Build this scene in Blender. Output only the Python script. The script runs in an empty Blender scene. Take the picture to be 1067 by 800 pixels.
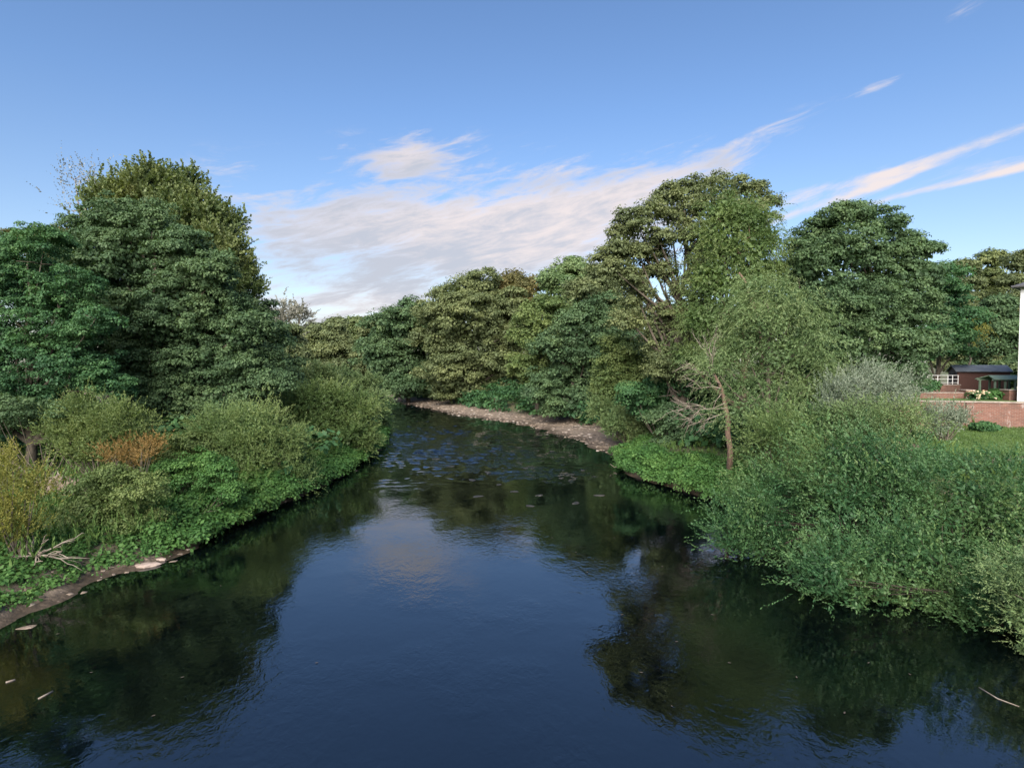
import bpy, math, random
import numpy as np
from mathutils import Vector

# ------------------------------------------------------------------ scene, camera, light
sc = bpy.context.scene
COL = sc.collection
F, CX, CY, H = 600.0, 533.5, 400.0, 6.0        # focal length in photo pixels, centre, eye height above the water
PITCH = math.radians(2.1)

cam_d = bpy.data.cameras.new('camera'); cam = bpy.data.objects.new('camera', cam_d); COL.objects.link(cam)
cam_d.sensor_width = 36.0; cam_d.lens = 36.0 * F / 1067.0
cam_d.clip_start = 0.1; cam_d.clip_end = 3000
cam.location = (0, 0, H); cam.rotation_euler = (math.radians(90) - PITCH, 0, 0)
sc.camera = cam

SUN_EL, SUN_AZ = math.radians(34), math.radians(190)     # azimuth clockwise from +Y: behind the bridge
sun_d = bpy.data.lights.new('sun', 'SUN'); sun = bpy.data.objects.new('sun', sun_d); COL.objects.link(sun)
sun_d.energy = 3.7; sun_d.angle = math.radians(55); sun_d.color = (1.0, 0.90, 0.76)
sd = Vector((math.sin(SUN_AZ) * math.cos(SUN_EL), math.cos(SUN_AZ) * math.cos(SUN_EL), math.sin(SUN_EL)))
sun.rotation_euler = sd.to_track_quat('Z', 'Y').to_euler()
SKY_STRENGTH = 0.052
EXPOSURE = 1.5

sc.view_settings.view_transform = 'Standard'; sc.view_settings.look = 'None'
sc.view_settings.gamma = 1.0; sc.view_settings.use_curve_mapping = False
sc.view_settings.exposure = EXPOSURE
sc.render.engine = 'CYCLES'
cy = sc.cycles
cy.max_bounces = 5; cy.diffuse_bounces = 3; cy.glossy_bounces = 2; cy.transmission_bounces = 3; cy.transparent_max_bounces = 6
cy.caustics_reflective = False; cy.caustics_refractive = False; cy.sample_clamp_indirect = 4.0

class NT:
    def __init__(s, tree): s.t = tree; s.n = tree.nodes; s.l = tree.links; s.n.clear()
    def node(s, typ, **kw):
        nd = s.n.new(typ)
        for k, v in kw.items():
            if k.startswith('in_'):
                key = k[3:]; key = int(key) if key.isdigit() else key.replace('_', ' ')
                s.put(nd.inputs[key], v)
            else: setattr(nd, k, v)
        return nd
    def put(s, sock, v):
        if isinstance(v, bpy.types.NodeSocket): s.l.new(v, sock)
        elif isinstance(v, bpy.types.Node): s.l.new(v.outputs[0], sock)
        else: sock.default_value = v
    def m(s, op, a, b=0.0, c=0.0, clamp=False):
        nd = s.n.new('ShaderNodeMath'); nd.operation = op; nd.use_clamp = clamp
        s.put(nd.inputs[0], a); s.put(nd.inputs[1], b); s.put(nd.inputs[2], c)
        return nd.outputs[0]
    def mix(s, f, a, b, blend='MIX'):
        nd = s.n.new('ShaderNodeMix'); nd.data_type = 'RGBA'; nd.blend_type = blend
        s.put(nd.inputs[0], f); s.put(nd.inputs[6], a); s.put(nd.inputs[7], b)
        return nd.outputs[2]
    def smooth(s, x, lo, hi):
        nd = s.n.new('ShaderNodeMapRange'); nd.interpolation_type = 'SMOOTHSTEP'
        s.put(nd.inputs[0], x); nd.inputs[1].default_value = lo; nd.inputs[2].default_value = hi
        return nd.outputs[0]
    def noise(s, vec, scale, detail=3.0, rough=0.5, dist=0.0):
        nd = s.n.new('ShaderNodeTexNoise'); s.put(nd.inputs['Vector'], vec)
        nd.inputs['Scale'].default_value = scale; nd.inputs['Detail'].default_value = detail
        nd.inputs['Roughness'].default_value = rough; nd.inputs['Distortion'].default_value = dist
        return nd.outputs[0]
    def ramp(s, f, stops):
        nd = s.n.new('ShaderNodeValToRGB'); s.put(nd.inputs[0], f); e = nd.color_ramp.elements
        while len(e) < len(stops): e.new(0.5)
        for i, (p, c) in enumerate(stops): e[i].position = p; e[i].color = (*c, 1) if len(c) == 3 else c
        return nd.outputs[0]

def rgb(r, g, b): return (r, g, b, 1.0)

def azel(px, py):
    """world azimuth (from +Y towards +X) and elevation of the direction a photo pixel shows"""
    x, y, z = raydir(px, py)
    return math.atan2(x, y), math.atan2(z, math.hypot(x, y))

def raydir(px, py):
    a, b = (px - CX) / F, (CY - py) / F
    c, s = math.cos(PITCH), math.sin(PITCH)
    return a, c + s * b, -s + c * b

def build_world():
    w = bpy.data.worlds.new('World'); sc.world = w; w.use_nodes = True
    N = NT(w.node_tree)
    out = N.node('ShaderNodeOutputWorld'); bg = N.node('ShaderNodeBackground'); N.l.new(bg.outputs[0], out.inputs[0])
    sky = N.node('ShaderNodeTexSky'); sky.sky_type = 'NISHITA'; sky.sun_disc = False
    sky.sun_elevation = SUN_EL; sky.sun_rotation = SUN_AZ; sky.altitude = 0; sky.air_density = 1.0; sky.dust_density = 1.0; sky.ozone_density = 1.4
    tc = N.node('ShaderNodeTexCoord'); sep = N.node('ShaderNodeSeparateXYZ', in_0=tc.outputs['Generated'])
    x, y, z = sep.outputs
    az = N.m('ARCTAN2', x, y); el = N.m('ARCTAN2', z, N.m('SQRT', N.m('ADD', N.m('MULTIPLY', x, x), N.m('MULTIPLY', y, y))))
    def ell(px, py, hl, hh, tilt, gain=1.0, p=1.0):
        """soft ellipse in azimuth / elevation; sizes in photo pixels at its place, tilt in degrees (rising to the right)"""
        a0, e0 = azel(px, py)
        k = 600 * (1 + ((px - CX) / F) ** 2) ** 0.5
        t = math.radians(tilt); ca, sa = math.cos(t), math.sin(t)
        da, de = N.m('SUBTRACT', az, a0), N.m('SUBTRACT', el, e0)
        u = N.m('ADD', N.m('MULTIPLY', da, ca * k / hl), N.m('MULTIPLY', de, sa * k / hl))
        v = N.m('ADD', N.m('MULTIPLY', da, -sa * k / hh), N.m('MULTIPLY', de, ca * k / hh))
        r2 = N.m('ADD', N.m('MULTIPLY', u, u), N.m('MULTIPLY', v, v))
        return N.m('MULTIPLY', N.m('EXPONENT', N.m('MULTIPLY', r2, -1.0)), gain)
    def total(items):
        r = items[0]
        for i in items[1:]: r = N.m('ADD', r, i)
        return r
    # streaky coordinates: rotated so that the streaks climb to the right
    t = math.radians(12)
    uu = N.m('ADD', N.m('MULTIPLY', az, math.cos(t)), N.m('MULTIPLY', el, math.sin(t)))
    vv = N.m('SUBTRACT', N.m('MULTIPLY', el, math.cos(t)), N.m('MULTIPLY', az, math.sin(t)))
    def vec(su, sv, off=0.0): return N.node('ShaderNodeCombineXYZ', in_0=N.m('MULTIPLY', uu, su), in_1=N.m('MULTIPLY', vv, sv), in_2=off).outputs[0]
    n1 = N.noise(vec(4.5, 20), 1.0, 7, 0.66, 0.7)
    n2 = N.noise(vec(11, 52, 3.1), 1.0, 6, 0.66, 0.5)
    nn = N.m('ADD', N.m('MULTIPLY', n1, 0.55), N.m('MULTIPLY', n2, 0.45))
    nc = N.m('SUBTRACT', nn, 0.5)
    thick = total([ell(425, 238, 190, 54, 4, 1.05), ell(590, 222, 150, 34, 10, 0.85), ell(560, 262, 110, 26, 6, 0.75), ell(300, 265, 70, 38, 0, 0.3),
                   ell(424, 160, 50, 17, 8, 0.95), ell(700, 184, 85, 15, 13, 0.6), ell(380, 322, 120, 24, 3, 0.85),
                   ell(396, 296, 60, 8, 4, 0.5), ell(640, 300, 90, 22, 10, 0.3)])
    thin = total([ell(880, 206, 100, 5, 13, 0.80), ell(1030, 183, 110, 4, 6, 0.7), ell(960, 169, 95, 6, 11, 0.8), ell(1075, 170, 70, 10, 4, 0.5), ell(850, 196, 45, 12, 12, 0.35), ell(790, 145, 62, 12, 18, 0.5),
                  ell(942, 74, 48, 7, 17, 0.5), ell(1002, 12, 30, 8, 22, 0.35), ell(250, 182, 62, 22, -4, 0.42), ell(95, 130, 25, 5, -20, 0.15), ell(730, 262, 260, 60, 4, 0.2)])
    d1 = N.smooth(N.m('ADD', N.m('MULTIPLY', nc, 4.2), thick), 0.25, 1.25)
    d2 = N.smooth(N.m('ADD', N.m('MULTIPLY', nc, 3.2), thin), 0.25, 1.15)
    d2 = N.m('MULTIPLY', d2, N.smooth(thin, 0.06, 0.30))
    d1 = N.m('MULTIPLY', d1, N.smooth(thick, 0.04, 0.22))
    dens = N.m('MULTIPLY', N.m('MAXIMUM', d1, d2), 0.93)
    # grey-blue shade put into the colour of the thick cloud, between warm highlights
    shade = N.smooth(N.m('ADD', N.m('MULTIPLY', N.m('SUBTRACT', n2, 0.5), 1.6), N.m('ADD', N.m('MULTIPLY', N.m('SUBTRACT', n1, 0.5), 1.6), total([0.5, ell(400, 268, 170, 26, 2, 0.35), ell(396, 296, 60, 8, 4, 0.4)]))), 0.15, 1.0)
    shade = N.m('MULTIPLY', shade, N.smooth(N.m('ADD', thick, 0.0), 0.25, 0.8))
    CLOUD = N.mix(shade, rgb(6.5, 5.7, 5.5), rgb(3.95, 4.1, 4.65))
    grade = N.ramp(N.m('DIVIDE', el, 1.2, clamp=True), [(0.0, (1.22, 1.18, 1.26)), (0.12, (1.14, 1.15, 1.22)), (0.33, (0.98, 1.15, 1.36)), (0.75, (0.90, 1.10, 1.32))])
    col = N.mix(1.0, sky.outputs[0], grade, 'MULTIPLY')
    N.put(bg.inputs[0], N.mix(dens, col, CLOUD)); bg.inputs[1].default_value = SKY_STRENGTH
build_world()

# ------------------------------------------------------------------ helpers
def P(px, py, depth):
    """point at world y = depth on the sight line of a photo pixel (used once to survey the place)"""
    a, b, c = raydir(px, py); return np.array([a / b * depth, depth, H + c / b * depth])
def G(px, py, z=0.0):
    a, b, c = raydir(px, py); k = (z - H) / c; return np.array([a * k, b * k, z])

def tag(o, label=None, cat=None, group=None, kind=None):
    if label: o['label'] = label
    if cat: o['category'] = cat
    if group: o['group'] = group
    if kind: o['kind'] = kind
    return o
def empty(name, loc, label, cat, group=None, rz=0.0):
    o = bpy.data.objects.new(name, None); COL.objects.link(o); o.location = loc; o.rotation_euler.z = rz
    o.empty_display_size = 0.3
    return tag(o, label, cat, group)
def mesh_obj(name, V, Fc, mat, parent=None, smooth=False, loc=None):
    me = bpy.data.meshes.new(name)
    me.from_pydata([tuple(map(float, v)) for v in V], [], [tuple(map(int, f)) for f in Fc])
    me.materials.append(mat)
    if smooth: me.polygons.foreach_set('use_smooth', [True] * len(me.polygons))
    me.update()
    o = bpy.data.objects.new(name, me); COL.objects.link(o)
    if parent: o.parent = parent
    if loc is not None: o.location = loc
    return o

class MB:
    """collects boxes and tubes, builds ONE mesh object"""
    def __init__(s): s.v = []; s.f = []
    def box(s, x0, x1, y0, y1, z0, z1, bev=0.0):
        n = len(s.v)
        if bev <= 0:
            s.v += [(x0,y0,z0),(x1,y0,z0),(x1,y1,z0),(x0,y1,z0),(x0,y0,z1),(x1,y0,z1),(x1,y1,z1),(x0,y1,z1)]
            s.f += [(n,n+3,n+2,n+1),(n+4,n+5,n+6,n+7),(n,n+1,n+5,n+4),(n+1,n+2,n+6,n+5),(n+2,n+3,n+7,n+6),(n+3,n,n+4,n+7)]
        else:
            b = bev
            for z, i in ((z0, b), (z0 + b, 0), (z1 - b, 0), (z1, b)):
                s.v += [(x0+i,y0+i,z),(x1-i,y0+i,z),(x1-i,y1-i,z),(x0+i,y1-i,z)]
            s.f += [(n,n+3,n+2,n+1),(n+12,n+13,n+14,n+15)]
            for k in range(3):
                for q in range(4):
                    a, c = n + 4*k + q, n + 4*k + (q+1) % 4
                    s.f.append((a, c, c+4, a+4))
    def tube(s, pts, radii, sides=6):
        pts = [np.asarray(p, float) for p in pts]; n0 = len(s.v); m = len(pts)
        ref = np.array([0.31, 0.17, 0.93])
        for i, p in enumerate(pts):
            t = pts[min(i+1, m-1)] - pts[max(i-1, 0)]; t = t / (np.linalg.norm(t) + 1e-9)
            a = np.cross(t, ref)
            if np.linalg.norm(a) < 0.1: a = np.cross(t, np.array([1.0, 0, 0]))
            a /= np.linalg.norm(a); b = np.cross(t, a)
            for k in range(sides):
                q = 2 * math.pi * k / sides
                s.v.append(tuple(p + radii[i] * (math.cos(q) * a + math.sin(q) * b)))
        for i in range(m - 1):
            for k in range(sides):
                k2 = (k + 1) % sides
                s.f.append((n0 + i*sides + k, n0 + i*sides + k2, n0 + (i+1)*sides + k2, n0 + (i+1)*sides + k))
        s.f.append(tuple(n0 + k for k in range(sides))[::-1]); s.f.append(tuple(n0 + (m-1)*sides + k for k in range(sides)))
    def build(s, name, mat, parent=None, smooth=False): return mesh_obj(name, s.v, s.f, mat, parent, smooth)

# ------------------------------------------------------------------ materials
MATS = {}
def new_mat(name):
    m = bpy.data.materials.new(name); m.use_nodes = True; MATS[name] = m
    N = NT(m.node_tree); out = N.node('ShaderNodeOutputMaterial'); return m, N, out
def leaf_mat(name, stops, rough=0.62, trans=0.30, spec=0.28, blotch=0.35, scale=0.35):
    """stops: dark to light leaf colours; the per-face attribute 'tint' and a slow noise choose among them"""
    m, N, out = new_mat(name)
    at = N.node('ShaderNodeAttribute', attribute_name='tint').outputs['Fac']
    geo = N.node('ShaderNodeNewGeometry')
    nz = N.noise(geo.outputs['Position'], scale, 3, 0.6)
    f = N.m('ADD', N.m('MULTIPLY', at, 1 - blotch), N.m('MULTIPLY', N.smooth(nz, 0.3, 0.7), blotch))
    c = N.ramp(f, [(i / (len(stops) - 1), s) for i, s in enumerate(stops)])
    p = N.node('ShaderNodeBsdfPrincipled'); N.put(p.inputs['Base Color'], c)
    p.inputs['Roughness'].default_value = rough; p.inputs['Specular IOR Level'].default_value = spec
    tr = N.node('ShaderNodeBsdfTranslucent'); N.put(tr.inputs[0], N.mix(1.0, c, rgb(1.15, 1.2, 0.55), 'MULTIPLY'))
    mx = N.node('ShaderNodeMixShader'); mx.inputs[0].default_value = trans
    N.l.new(p.outputs[0], mx.inputs[1]); N.l.new(tr.outputs[0], mx.inputs[2]); N.l.new(mx.outputs[0], out.inputs[0])
    return m
K, GREY = 1.16, 0.06
def cs(*cols):
    r = []
    for c in cols:
        m = (c[0] * .3 + c[1] * .55 + c[2] * .15); r.append(tuple(K * (v * (1 - GREY) + m * GREY * w) for v, w in zip(c, (0.95, 1.0, 1.15))))
    return r
leaf_mat('leaf_sycamore', cs((.026,.056,.026), (.048,.094,.042), (.080,.136,.056), (.125,.180,.070)))
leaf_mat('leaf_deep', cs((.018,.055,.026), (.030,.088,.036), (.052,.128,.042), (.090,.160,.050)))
leaf_mat('leaf_poplar', cs((.042,.074,.028), (.080,.118,.042), (.130,.162,.056), (.180,.200,.068)), rough=0.5)
leaf_mat('leaf_olive', cs((.045,.066,.030), (.084,.112,.048), (.128,.156,.062), (.175,.195,.075)))
leaf_mat('leaf_rust', cs((.050,.055,.020), (.085,.085,.028), (.125,.105,.035), (.160,.115,.040)))
leaf_mat('leaf_yellowgreen', cs((.044,.080,.024), (.076,.120,.036), (.118,.160,.046), (.160,.195,.058)))
leaf_mat('leaf_bright', cs((.022,.070,.018), (.040,.112,.026), (.070,.158,.034), (.115,.195,.044)), trans=0.32)
leaf_mat('leaf_willow', cs((.046,.086,.036), (.082,.140,.052), (.135,.192,.074), (.200,.245,.105)), rough=0.5, trans=0.22)
leaf_mat('leaf_willow_warm', cs((.046,.086,.030), (.080,.136,.042), (.130,.184,.060), (.190,.228,.084)), rough=0.5)
leaf_mat('leaf_silver', cs((.060,.088,.058), (.100,.135,.092), (.160,.195,.140), (.26,.30,.22)), rough=0.45, trans=0.15)
leaf_mat('leaf_river', cs((.014,.050,.019), (.032,.088,.032), (.068,.136,.046), (.140,.200,.064)), rough=0.5, trans=0.25, blotch=0.5, scale=0.7)
leaf_mat('leaf_grey', cs((.10,.10,.085), (.15,.15,.125), (.20,.20,.17), (.27,.26,.23)), trans=0.2)
leaf_mat('leaf_orange', cs((.06,.070,.022), (.12,.095,.030), (.20,.120,.035), (.24,.18,.050)))
leaf_mat('leaf_gold', cs((.07,.09,.018), (.115,.13,.024), (.165,.165,.030), (.22,.19,.035)))
leaf_mat('leaf_grass', cs((.032,.066,.016), (.050,.098,.022), (.074,.130,.028), (.110,.160,.038)), trans=0.2)
leaf_mat('petal', cs((.55,.20,.20), (.60,.45,.30), (.70,.62,.50), (.75,.30,.35)), blotch=0.2)

def simple(name, a, b, scale=6, rough=0.8, bump=0.0, detail=5, stretch=None):
    m, N, out = new_mat(name)
    tc = N.node('ShaderNodeTexCoord').outputs['Object']
    if stretch: tc = N.node('ShaderNodeMapping', in_0=tc, in_3=stretch).outputs[0]
    nz = N.noise(tc, scale, detail, 0.62)
    p = N.node('ShaderNodeBsdfPrincipled'); N.put(p.inputs['Base Color'], N.mix(N.smooth(nz, 0.3, 0.7), rgb(*a), rgb(*b)))
    p.inputs['Roughness'].default_value = rough
    if bump:
        bp = N.node('ShaderNodeBump', in_Height=nz); bp.inputs['Strength'].default_value = bump; bp.inputs['Distance'].default_value = 0.05
        N.l.new(bp.outputs[0], p.inputs['Normal'])
    N.l.new(p.outputs[0], out.inputs[0]); return m
simple('bark', (.055,.045,.035), (.13,.11,.088), 3, 0.9, 0.6, stretch=(4, 4, 0.8))
simple('bark_dark', (.022,.018,.013), (.055,.046,.034), 3, 0.9, 0.4)
simple('bark_pale', (.16,.13,.10), (.30,.25,.20), 4, 0.85, 0.4, stretch=(4, 4, 0.8))
simple('bark_red', (.085,.055,.042), (.19,.125,.092), 5, 0.85, 0.4, stretch=(4, 4, 0.8))
simple('dead_wood', (.13,.105,.085), (.27,.235,.20), 6, 0.85, 0.3)
simple('rock', (.16,.14,.125), (.36,.32,.28), 4, 0.85, 0.6)
simple('render_white', (.56,.57,.60), (.66,.67,.70), 1.5, 0.75, 0.1)
simple('white_paint', (.70,.71,.72), (.80,.80,.80), 8, 0.45)
simple('roof_slate', (.045,.048,.055), (.09,.09,.10), 5, 0.6, 0.3)
simple('shed_red', (.045,.017,.014), (.080,.030,.022), 5, 0.75, 0.2, stretch=(14, 14, 0.6))
simple('shed_dark', (.035,.022,.020), (.065,.040,.034), 5, 0.75, 0.2, stretch=(14, 14, 0.6))
simple('shed_roof', (.07,.085,.11), (.12,.14,.17), 3, 0.6)
simple('green_paint', (.16,.24,.17), (.26,.34,.25), 6, 0.6)
simple('coping', (.20,.16,.14), (.34,.28,.25), 5, 0.8, 0.3)
simple('grey_gutter', (.05,.05,.055), (.08,.08,.085), 5, 0.5)
simple('debris', (.10,.075,.055), (.24,.19,.15), 5, 0.95, 0.8)

def brick_mat(name, worn):
    m, N, out = new_mat(name)
    tc = N.node('ShaderNodeTexCoord').outputs['Object']
    sp = N.node('ShaderNodeSeparateXYZ', in_0=tc).outputs
    v = N.node('ShaderNodeCombineXYZ', in_0=N.m('ADD', sp[0], sp[1]), in_1=sp[2]).outputs[0]
    br = N.node('ShaderNodeTexBrick'); N.put(br.inputs['Vector'], v)
    br.inputs['Scale'].default_value = 1.0; br.inputs['Brick Width'].default_value = 0.225; br.inputs['Row Height'].default_value = 0.075
    br.inputs['Mortar Size'].default_value = 0.006
    br.inputs['Color1'].default_value = rgb(.13, .052, .038); br.inputs['Color2'].default_value = rgb(.18, .078, .057); br.inputs['Mortar'].default_value = rgb(.19, .165, .145)
    c = br.outputs[0]
    nz = N.noise(tc, 1.3, 5, 0.65)
    c = N.mix(N.m('MULTIPLY', N.smooth(nz, 0.42, 0.7), 0.6), c, rgb(.075, .05, .042))
    if worn:   # pale lime bloom on the face
        n2 = N.noise(N.node('ShaderNodeMapping', in_0=tc, in_3=(1.6, 1.6, 0.7)).outputs[0], 1.4, 5, 0.7)
        c = N.mix(N.m('MULTIPLY', N.smooth(n2, 0.56, 0.68), 0.6), c, rgb(.36, .32, .31))
    p = N.node('ShaderNodeBsdfPrincipled'); N.put(p.inputs['Base Color'], c); p.inputs['Roughness'].default_value = 0.85
    bp = N.node('ShaderNodeBump', in_Height=br.outputs[1]); bp.inputs['Strength'].default_value = 0.5; bp.inputs['Distance'].default_value = -0.01
    N.l.new(bp.outputs[0], p.inputs['Normal']); N.l.new(p.outputs[0], out.inputs[0])
brick_mat('brick', False); brick_mat('brick_worn', True)

def glass_mat():
    m, N, out = new_mat('window_glass')
    p = N.node('ShaderNodeBsdfPrincipled'); p.inputs['Base Color'].default_value = rgb(.02, .025, .03); p.inputs['Roughness'].default_value = 0.04
    p.inputs['Specular IOR Level'].default_value = 0.8; N.l.new(p.outputs[0], out.inputs[0])
glass_mat()

def ground_mat():
    m, N, out = new_mat('ground')
    pos = N.node('ShaderNodeNewGeometry').outputs['Position']; z = N.node('ShaderNodeSeparateXYZ', in_0=pos).outputs[2]
    big, mid, fine = N.noise(pos, 0.35, 4, 0.6), N.noise(pos, 2.2, 5, 0.65), N.noise(pos, 14, 4, 0.7)
    vor = N.node('ShaderNodeTexVoronoi'); N.put(vor.inputs['Vector'], pos); vor.inputs['Scale'].default_value = 7.0
    soil = N.mix(mid, rgb(.085, .062, .042), rgb(.17, .135, .10))
    green = N.mix(fine, rgb(.030, .060, .016), rgb(.075, .12, .030))
    land = N.mix(N.smooth(N.m('ADD', N.m('MULTIPLY', big, 0.6), N.m('MULTIPLY', mid, 0.4)), 0.40, 0.58), soil, green)
    pebble = N.mix(vor.outputs['Distance'], rgb(.25, .195, .15), rgb(.085, .068, .055))
    pebble = N.mix(N.smooth(mid, 0.35, 0.7), pebble, rgb(.16, .125, .095))
    zz = N.m('ADD', z, N.m('MULTIPLY', N.m('SUBTRACT', mid, 0.5), 0.35))
    c = N.mix(N.smooth(zz, 0.32, 0.55), pebble, land)
    bed = N.mix(mid, rgb(.06, .05, .030), rgb(.12, .095, .055))
    c = N.mix(N.smooth(z, -0.10, 0.04), bed, c)
    wet = N.smooth(N.m('ADD', z, N.m('MULTIPLY', N.m('SUBTRACT', mid, 0.5), 0.16)), 0.03, 0.17)
    c = N.mix(wet, N.mix(1.0, c, rgb(.38, .36, .34), 'MULTIPLY'), c)
    p = N.node('ShaderNodeBsdfPrincipled'); N.put(p.inputs['Base Color'], c); N.put(p.inputs['Roughness'], N.m('ADD', 0.5, N.m('MULTIPLY', wet, 0.4)))
    bp = N.node('ShaderNodeBump', in_Height=N.m('ADD', N.m('MULTIPLY', vor.outputs['Distance'], -0.5), fine)); bp.inputs['Strength'].default_value = 0.7; bp.inputs['Distance'].default_value = 0.06
    N.l.new(bp.outputs[0], p.inputs['Normal']); N.l.new(p.outputs[0], out.inputs[0])
ground_mat()
def lawn_mat():
    m, N, out = new_mat('lawn')
    pos = N.node('ShaderNodeNewGeometry').outputs['Position']
    c = N.mix(N.noise(pos, 0.8, 4, 0.6), rgb(.050, .10, .018), rgb(.090, .15, .030)); c = N.mix(N.m('MULTIPLY', N.noise(pos, 30, 3, 0.7), 0.5), c, rgb(.05, .10, .018))
    p = N.node('ShaderNodeBsdfPrincipled'); N.put(p.inputs['Base Color'], c); p.inputs['Roughness'].default_value = 0.9
    N.l.new(p.outputs[0], out.inputs[0])
lawn_mat()

def water_mat():
    m, N, out = new_mat('river_water')
    pos = N.node('ShaderNodeNewGeometry').outputs['Position']; sp = N.node('ShaderNodeSeparateXYZ', in_0=pos).outputs
    def at(cx, cyy, rx, ry, gain):
        u = N.m('DIVIDE', N.m('SUBTRACT', sp[0], cx), rx); v = N.m('DIVIDE', N.m('SUBTRACT', sp[1], cyy), ry)
        return N.m('MULTIPLY', N.m('EXPONENT', N.m('MULTIPLY', N.m('ADD', N.m('MULTIPLY', u, u), N.m('MULTIPLY', v, v)), -1.0)), gain)
    # riffles where the stream runs shallow over stones, upstream of the deep pool
    rif = N.m('ADD', N.m('ADD', at(-7.5, 47, 4.5, 10, 0.9), at(-1.5, 37, 5.5, 7, 0.9)), N.m('ADD', at(0.5, 47, 5.5, 4, 0.8), at(2.5, 30.5, 3.5, 2.0, 0.5)))
    patch = N.m('MULTIPLY', N.smooth(rif, 0.12, 0.45), N.smooth(N.m('ADD', rif, N.m('MULTIPLY', N.m('SUBTRACT', N.noise(N.node('ShaderNodeMapping', in_0=pos, in_3=(0.7, 0.45, 1)).outputs[0], 1.6, 5, 0.72), 0.5), 3.6)), 0.62, 0.95))
    stretch = N.node('ShaderNodeMapping', in_0=pos, in_3=(1.0, 0.75, 1.0), in_2=(0, 0, 0.35)).outputs[0]
    small, mid, big = N.noise(stretch, 6.5, 3, 0.55, 0.8), N.noise(stretch, 1.7, 3, 0.5, 0.6), N.noise(pos, 0.35, 2, 0.5)
    run = N.smooth(big, 0.40, 0.62)
    calm = N.m('MULTIPLY', N.m('ADD', N.m('MULTIPLY', small, 0.0042), N.m('MULTIPLY', mid, 0.0060)), N.m('ADD', 0.35, N.m('MULTIPLY', run, 0.9)))
    rough = N.m('MULTIPLY', N.m('ADD', N.m('MULTIPLY', N.noise(stretch, 4.0, 3, 0.55, 1.0), 0.030), 0.0), patch)
    hgt = N.m('ADD', calm, rough)
    bp = N.node('ShaderNodeBump', in_Height=hgt); bp.inputs['Strength'].default_value = 1.0; bp.inputs['Distance'].default_value = 1.0
    fr = N.node('ShaderNodeFresnel', in_Normal=bp.outputs[0]); fr.inputs['IOR'].default_value = 1.95
    gl = N.node('ShaderNodeBsdfGlossy', in_Normal=bp.outputs[0]); gl.inputs['Roughness'].default_value = 0.012; gl.inputs['Color'].default_value = rgb(.90, .95, 1)
    deep = N.node('ShaderNodeBsdfDiffuse'); deep.inputs[0].default_value = rgb(.001, .002, .003)
    tr = N.node('ShaderNodeBsdfTransparent'); tr.inputs[0].default_value = rgb(.17, .16, .10)
    body = N.node('ShaderNodeMixShader', in_0=0.35); N.l.new(deep.outputs[0], body.inputs[1]); N.l.new(tr.outputs[0], body.inputs[2])
    mx = N.node('ShaderNodeMixShader', in_0=fr.outputs[0]); N.l.new(body.outputs[0], mx.inputs[1]); N.l.new(gl.outputs[0], mx.inputs[2])
    N.l.new(mx.outputs[0], out.inputs[0])
water_mat()

# ------------------------------------------------------------------ terrain and river
def gx(px, py): q = G(px, py); return (q[0], q[1])
LEFT = [(-15, -60), (-14, 0), (-13, 9), gx(0, 650), gx(60, 622), gx(120, 597), gx(180, 582), gx(215, 562), gx(300, 523), gx(360, 492), (-9.3, 40), (-11.5, 52), (-16, 70), (-24, 84), (-60, 98), (-140, 110)]
RIGHT = [(14, -60), (13.5, 0), (12.3, 8), (11.2, 14), (10.2, 20), gx(750, 522), gx(700, 508), gx(650, 492), gx(648, 478), gx(600, 458), gx(540, 441), gx(480, 433), gx(440, 424), gx(414, 418), (-32, 106), (-60, 118), (-140, 130)]
POLY = np.array(LEFT + RIGHT[::-1])
def seg_dist(X, Y, pts):
    d = np.full(X.shape, 1e9)
    for (x0, y0), (x1, y1) in zip(pts[:-1], pts[1:]):
        dx, dy = x1 - x0, y1 - y0
        t = np.clip(((X - x0) * dx + (Y - y0) * dy) / (dx * dx + dy * dy), 0, 1)
        d = np.minimum(d, np.hypot(X - x0 - t * dx, Y - y0 - t * dy))
    return d
def inside(X, Y):
    r = np.zeros(X.shape, bool); n = len(POLY)
    for i in range(n):
        x0, y0 = POLY[i]; x1, y1 = POLY[(i + 1) % n]
        if y0 == y1: continue
        r ^= ((y0 > Y) != (y1 > Y)) & (X < (x1 - x0) * (Y - y0) / (y1 - y0) + x0)
    return r
def wob(X, Y): return (np.sin(X * 1.3 + 0.7 * Y) * np.cos(Y * 1.1 - 0.4 * X) + 0.5 * np.sin(X * 3.1 - Y * 2.3) + 0.6 * np.sin(X * .33) * np.cos(Y * .27 + 1)) / 2.1
def LX(Y): return np.interp(Y, [p[1] for p in LEFT[:-2]], [p[0] for p in LEFT[:-2]]) + 4
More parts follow.
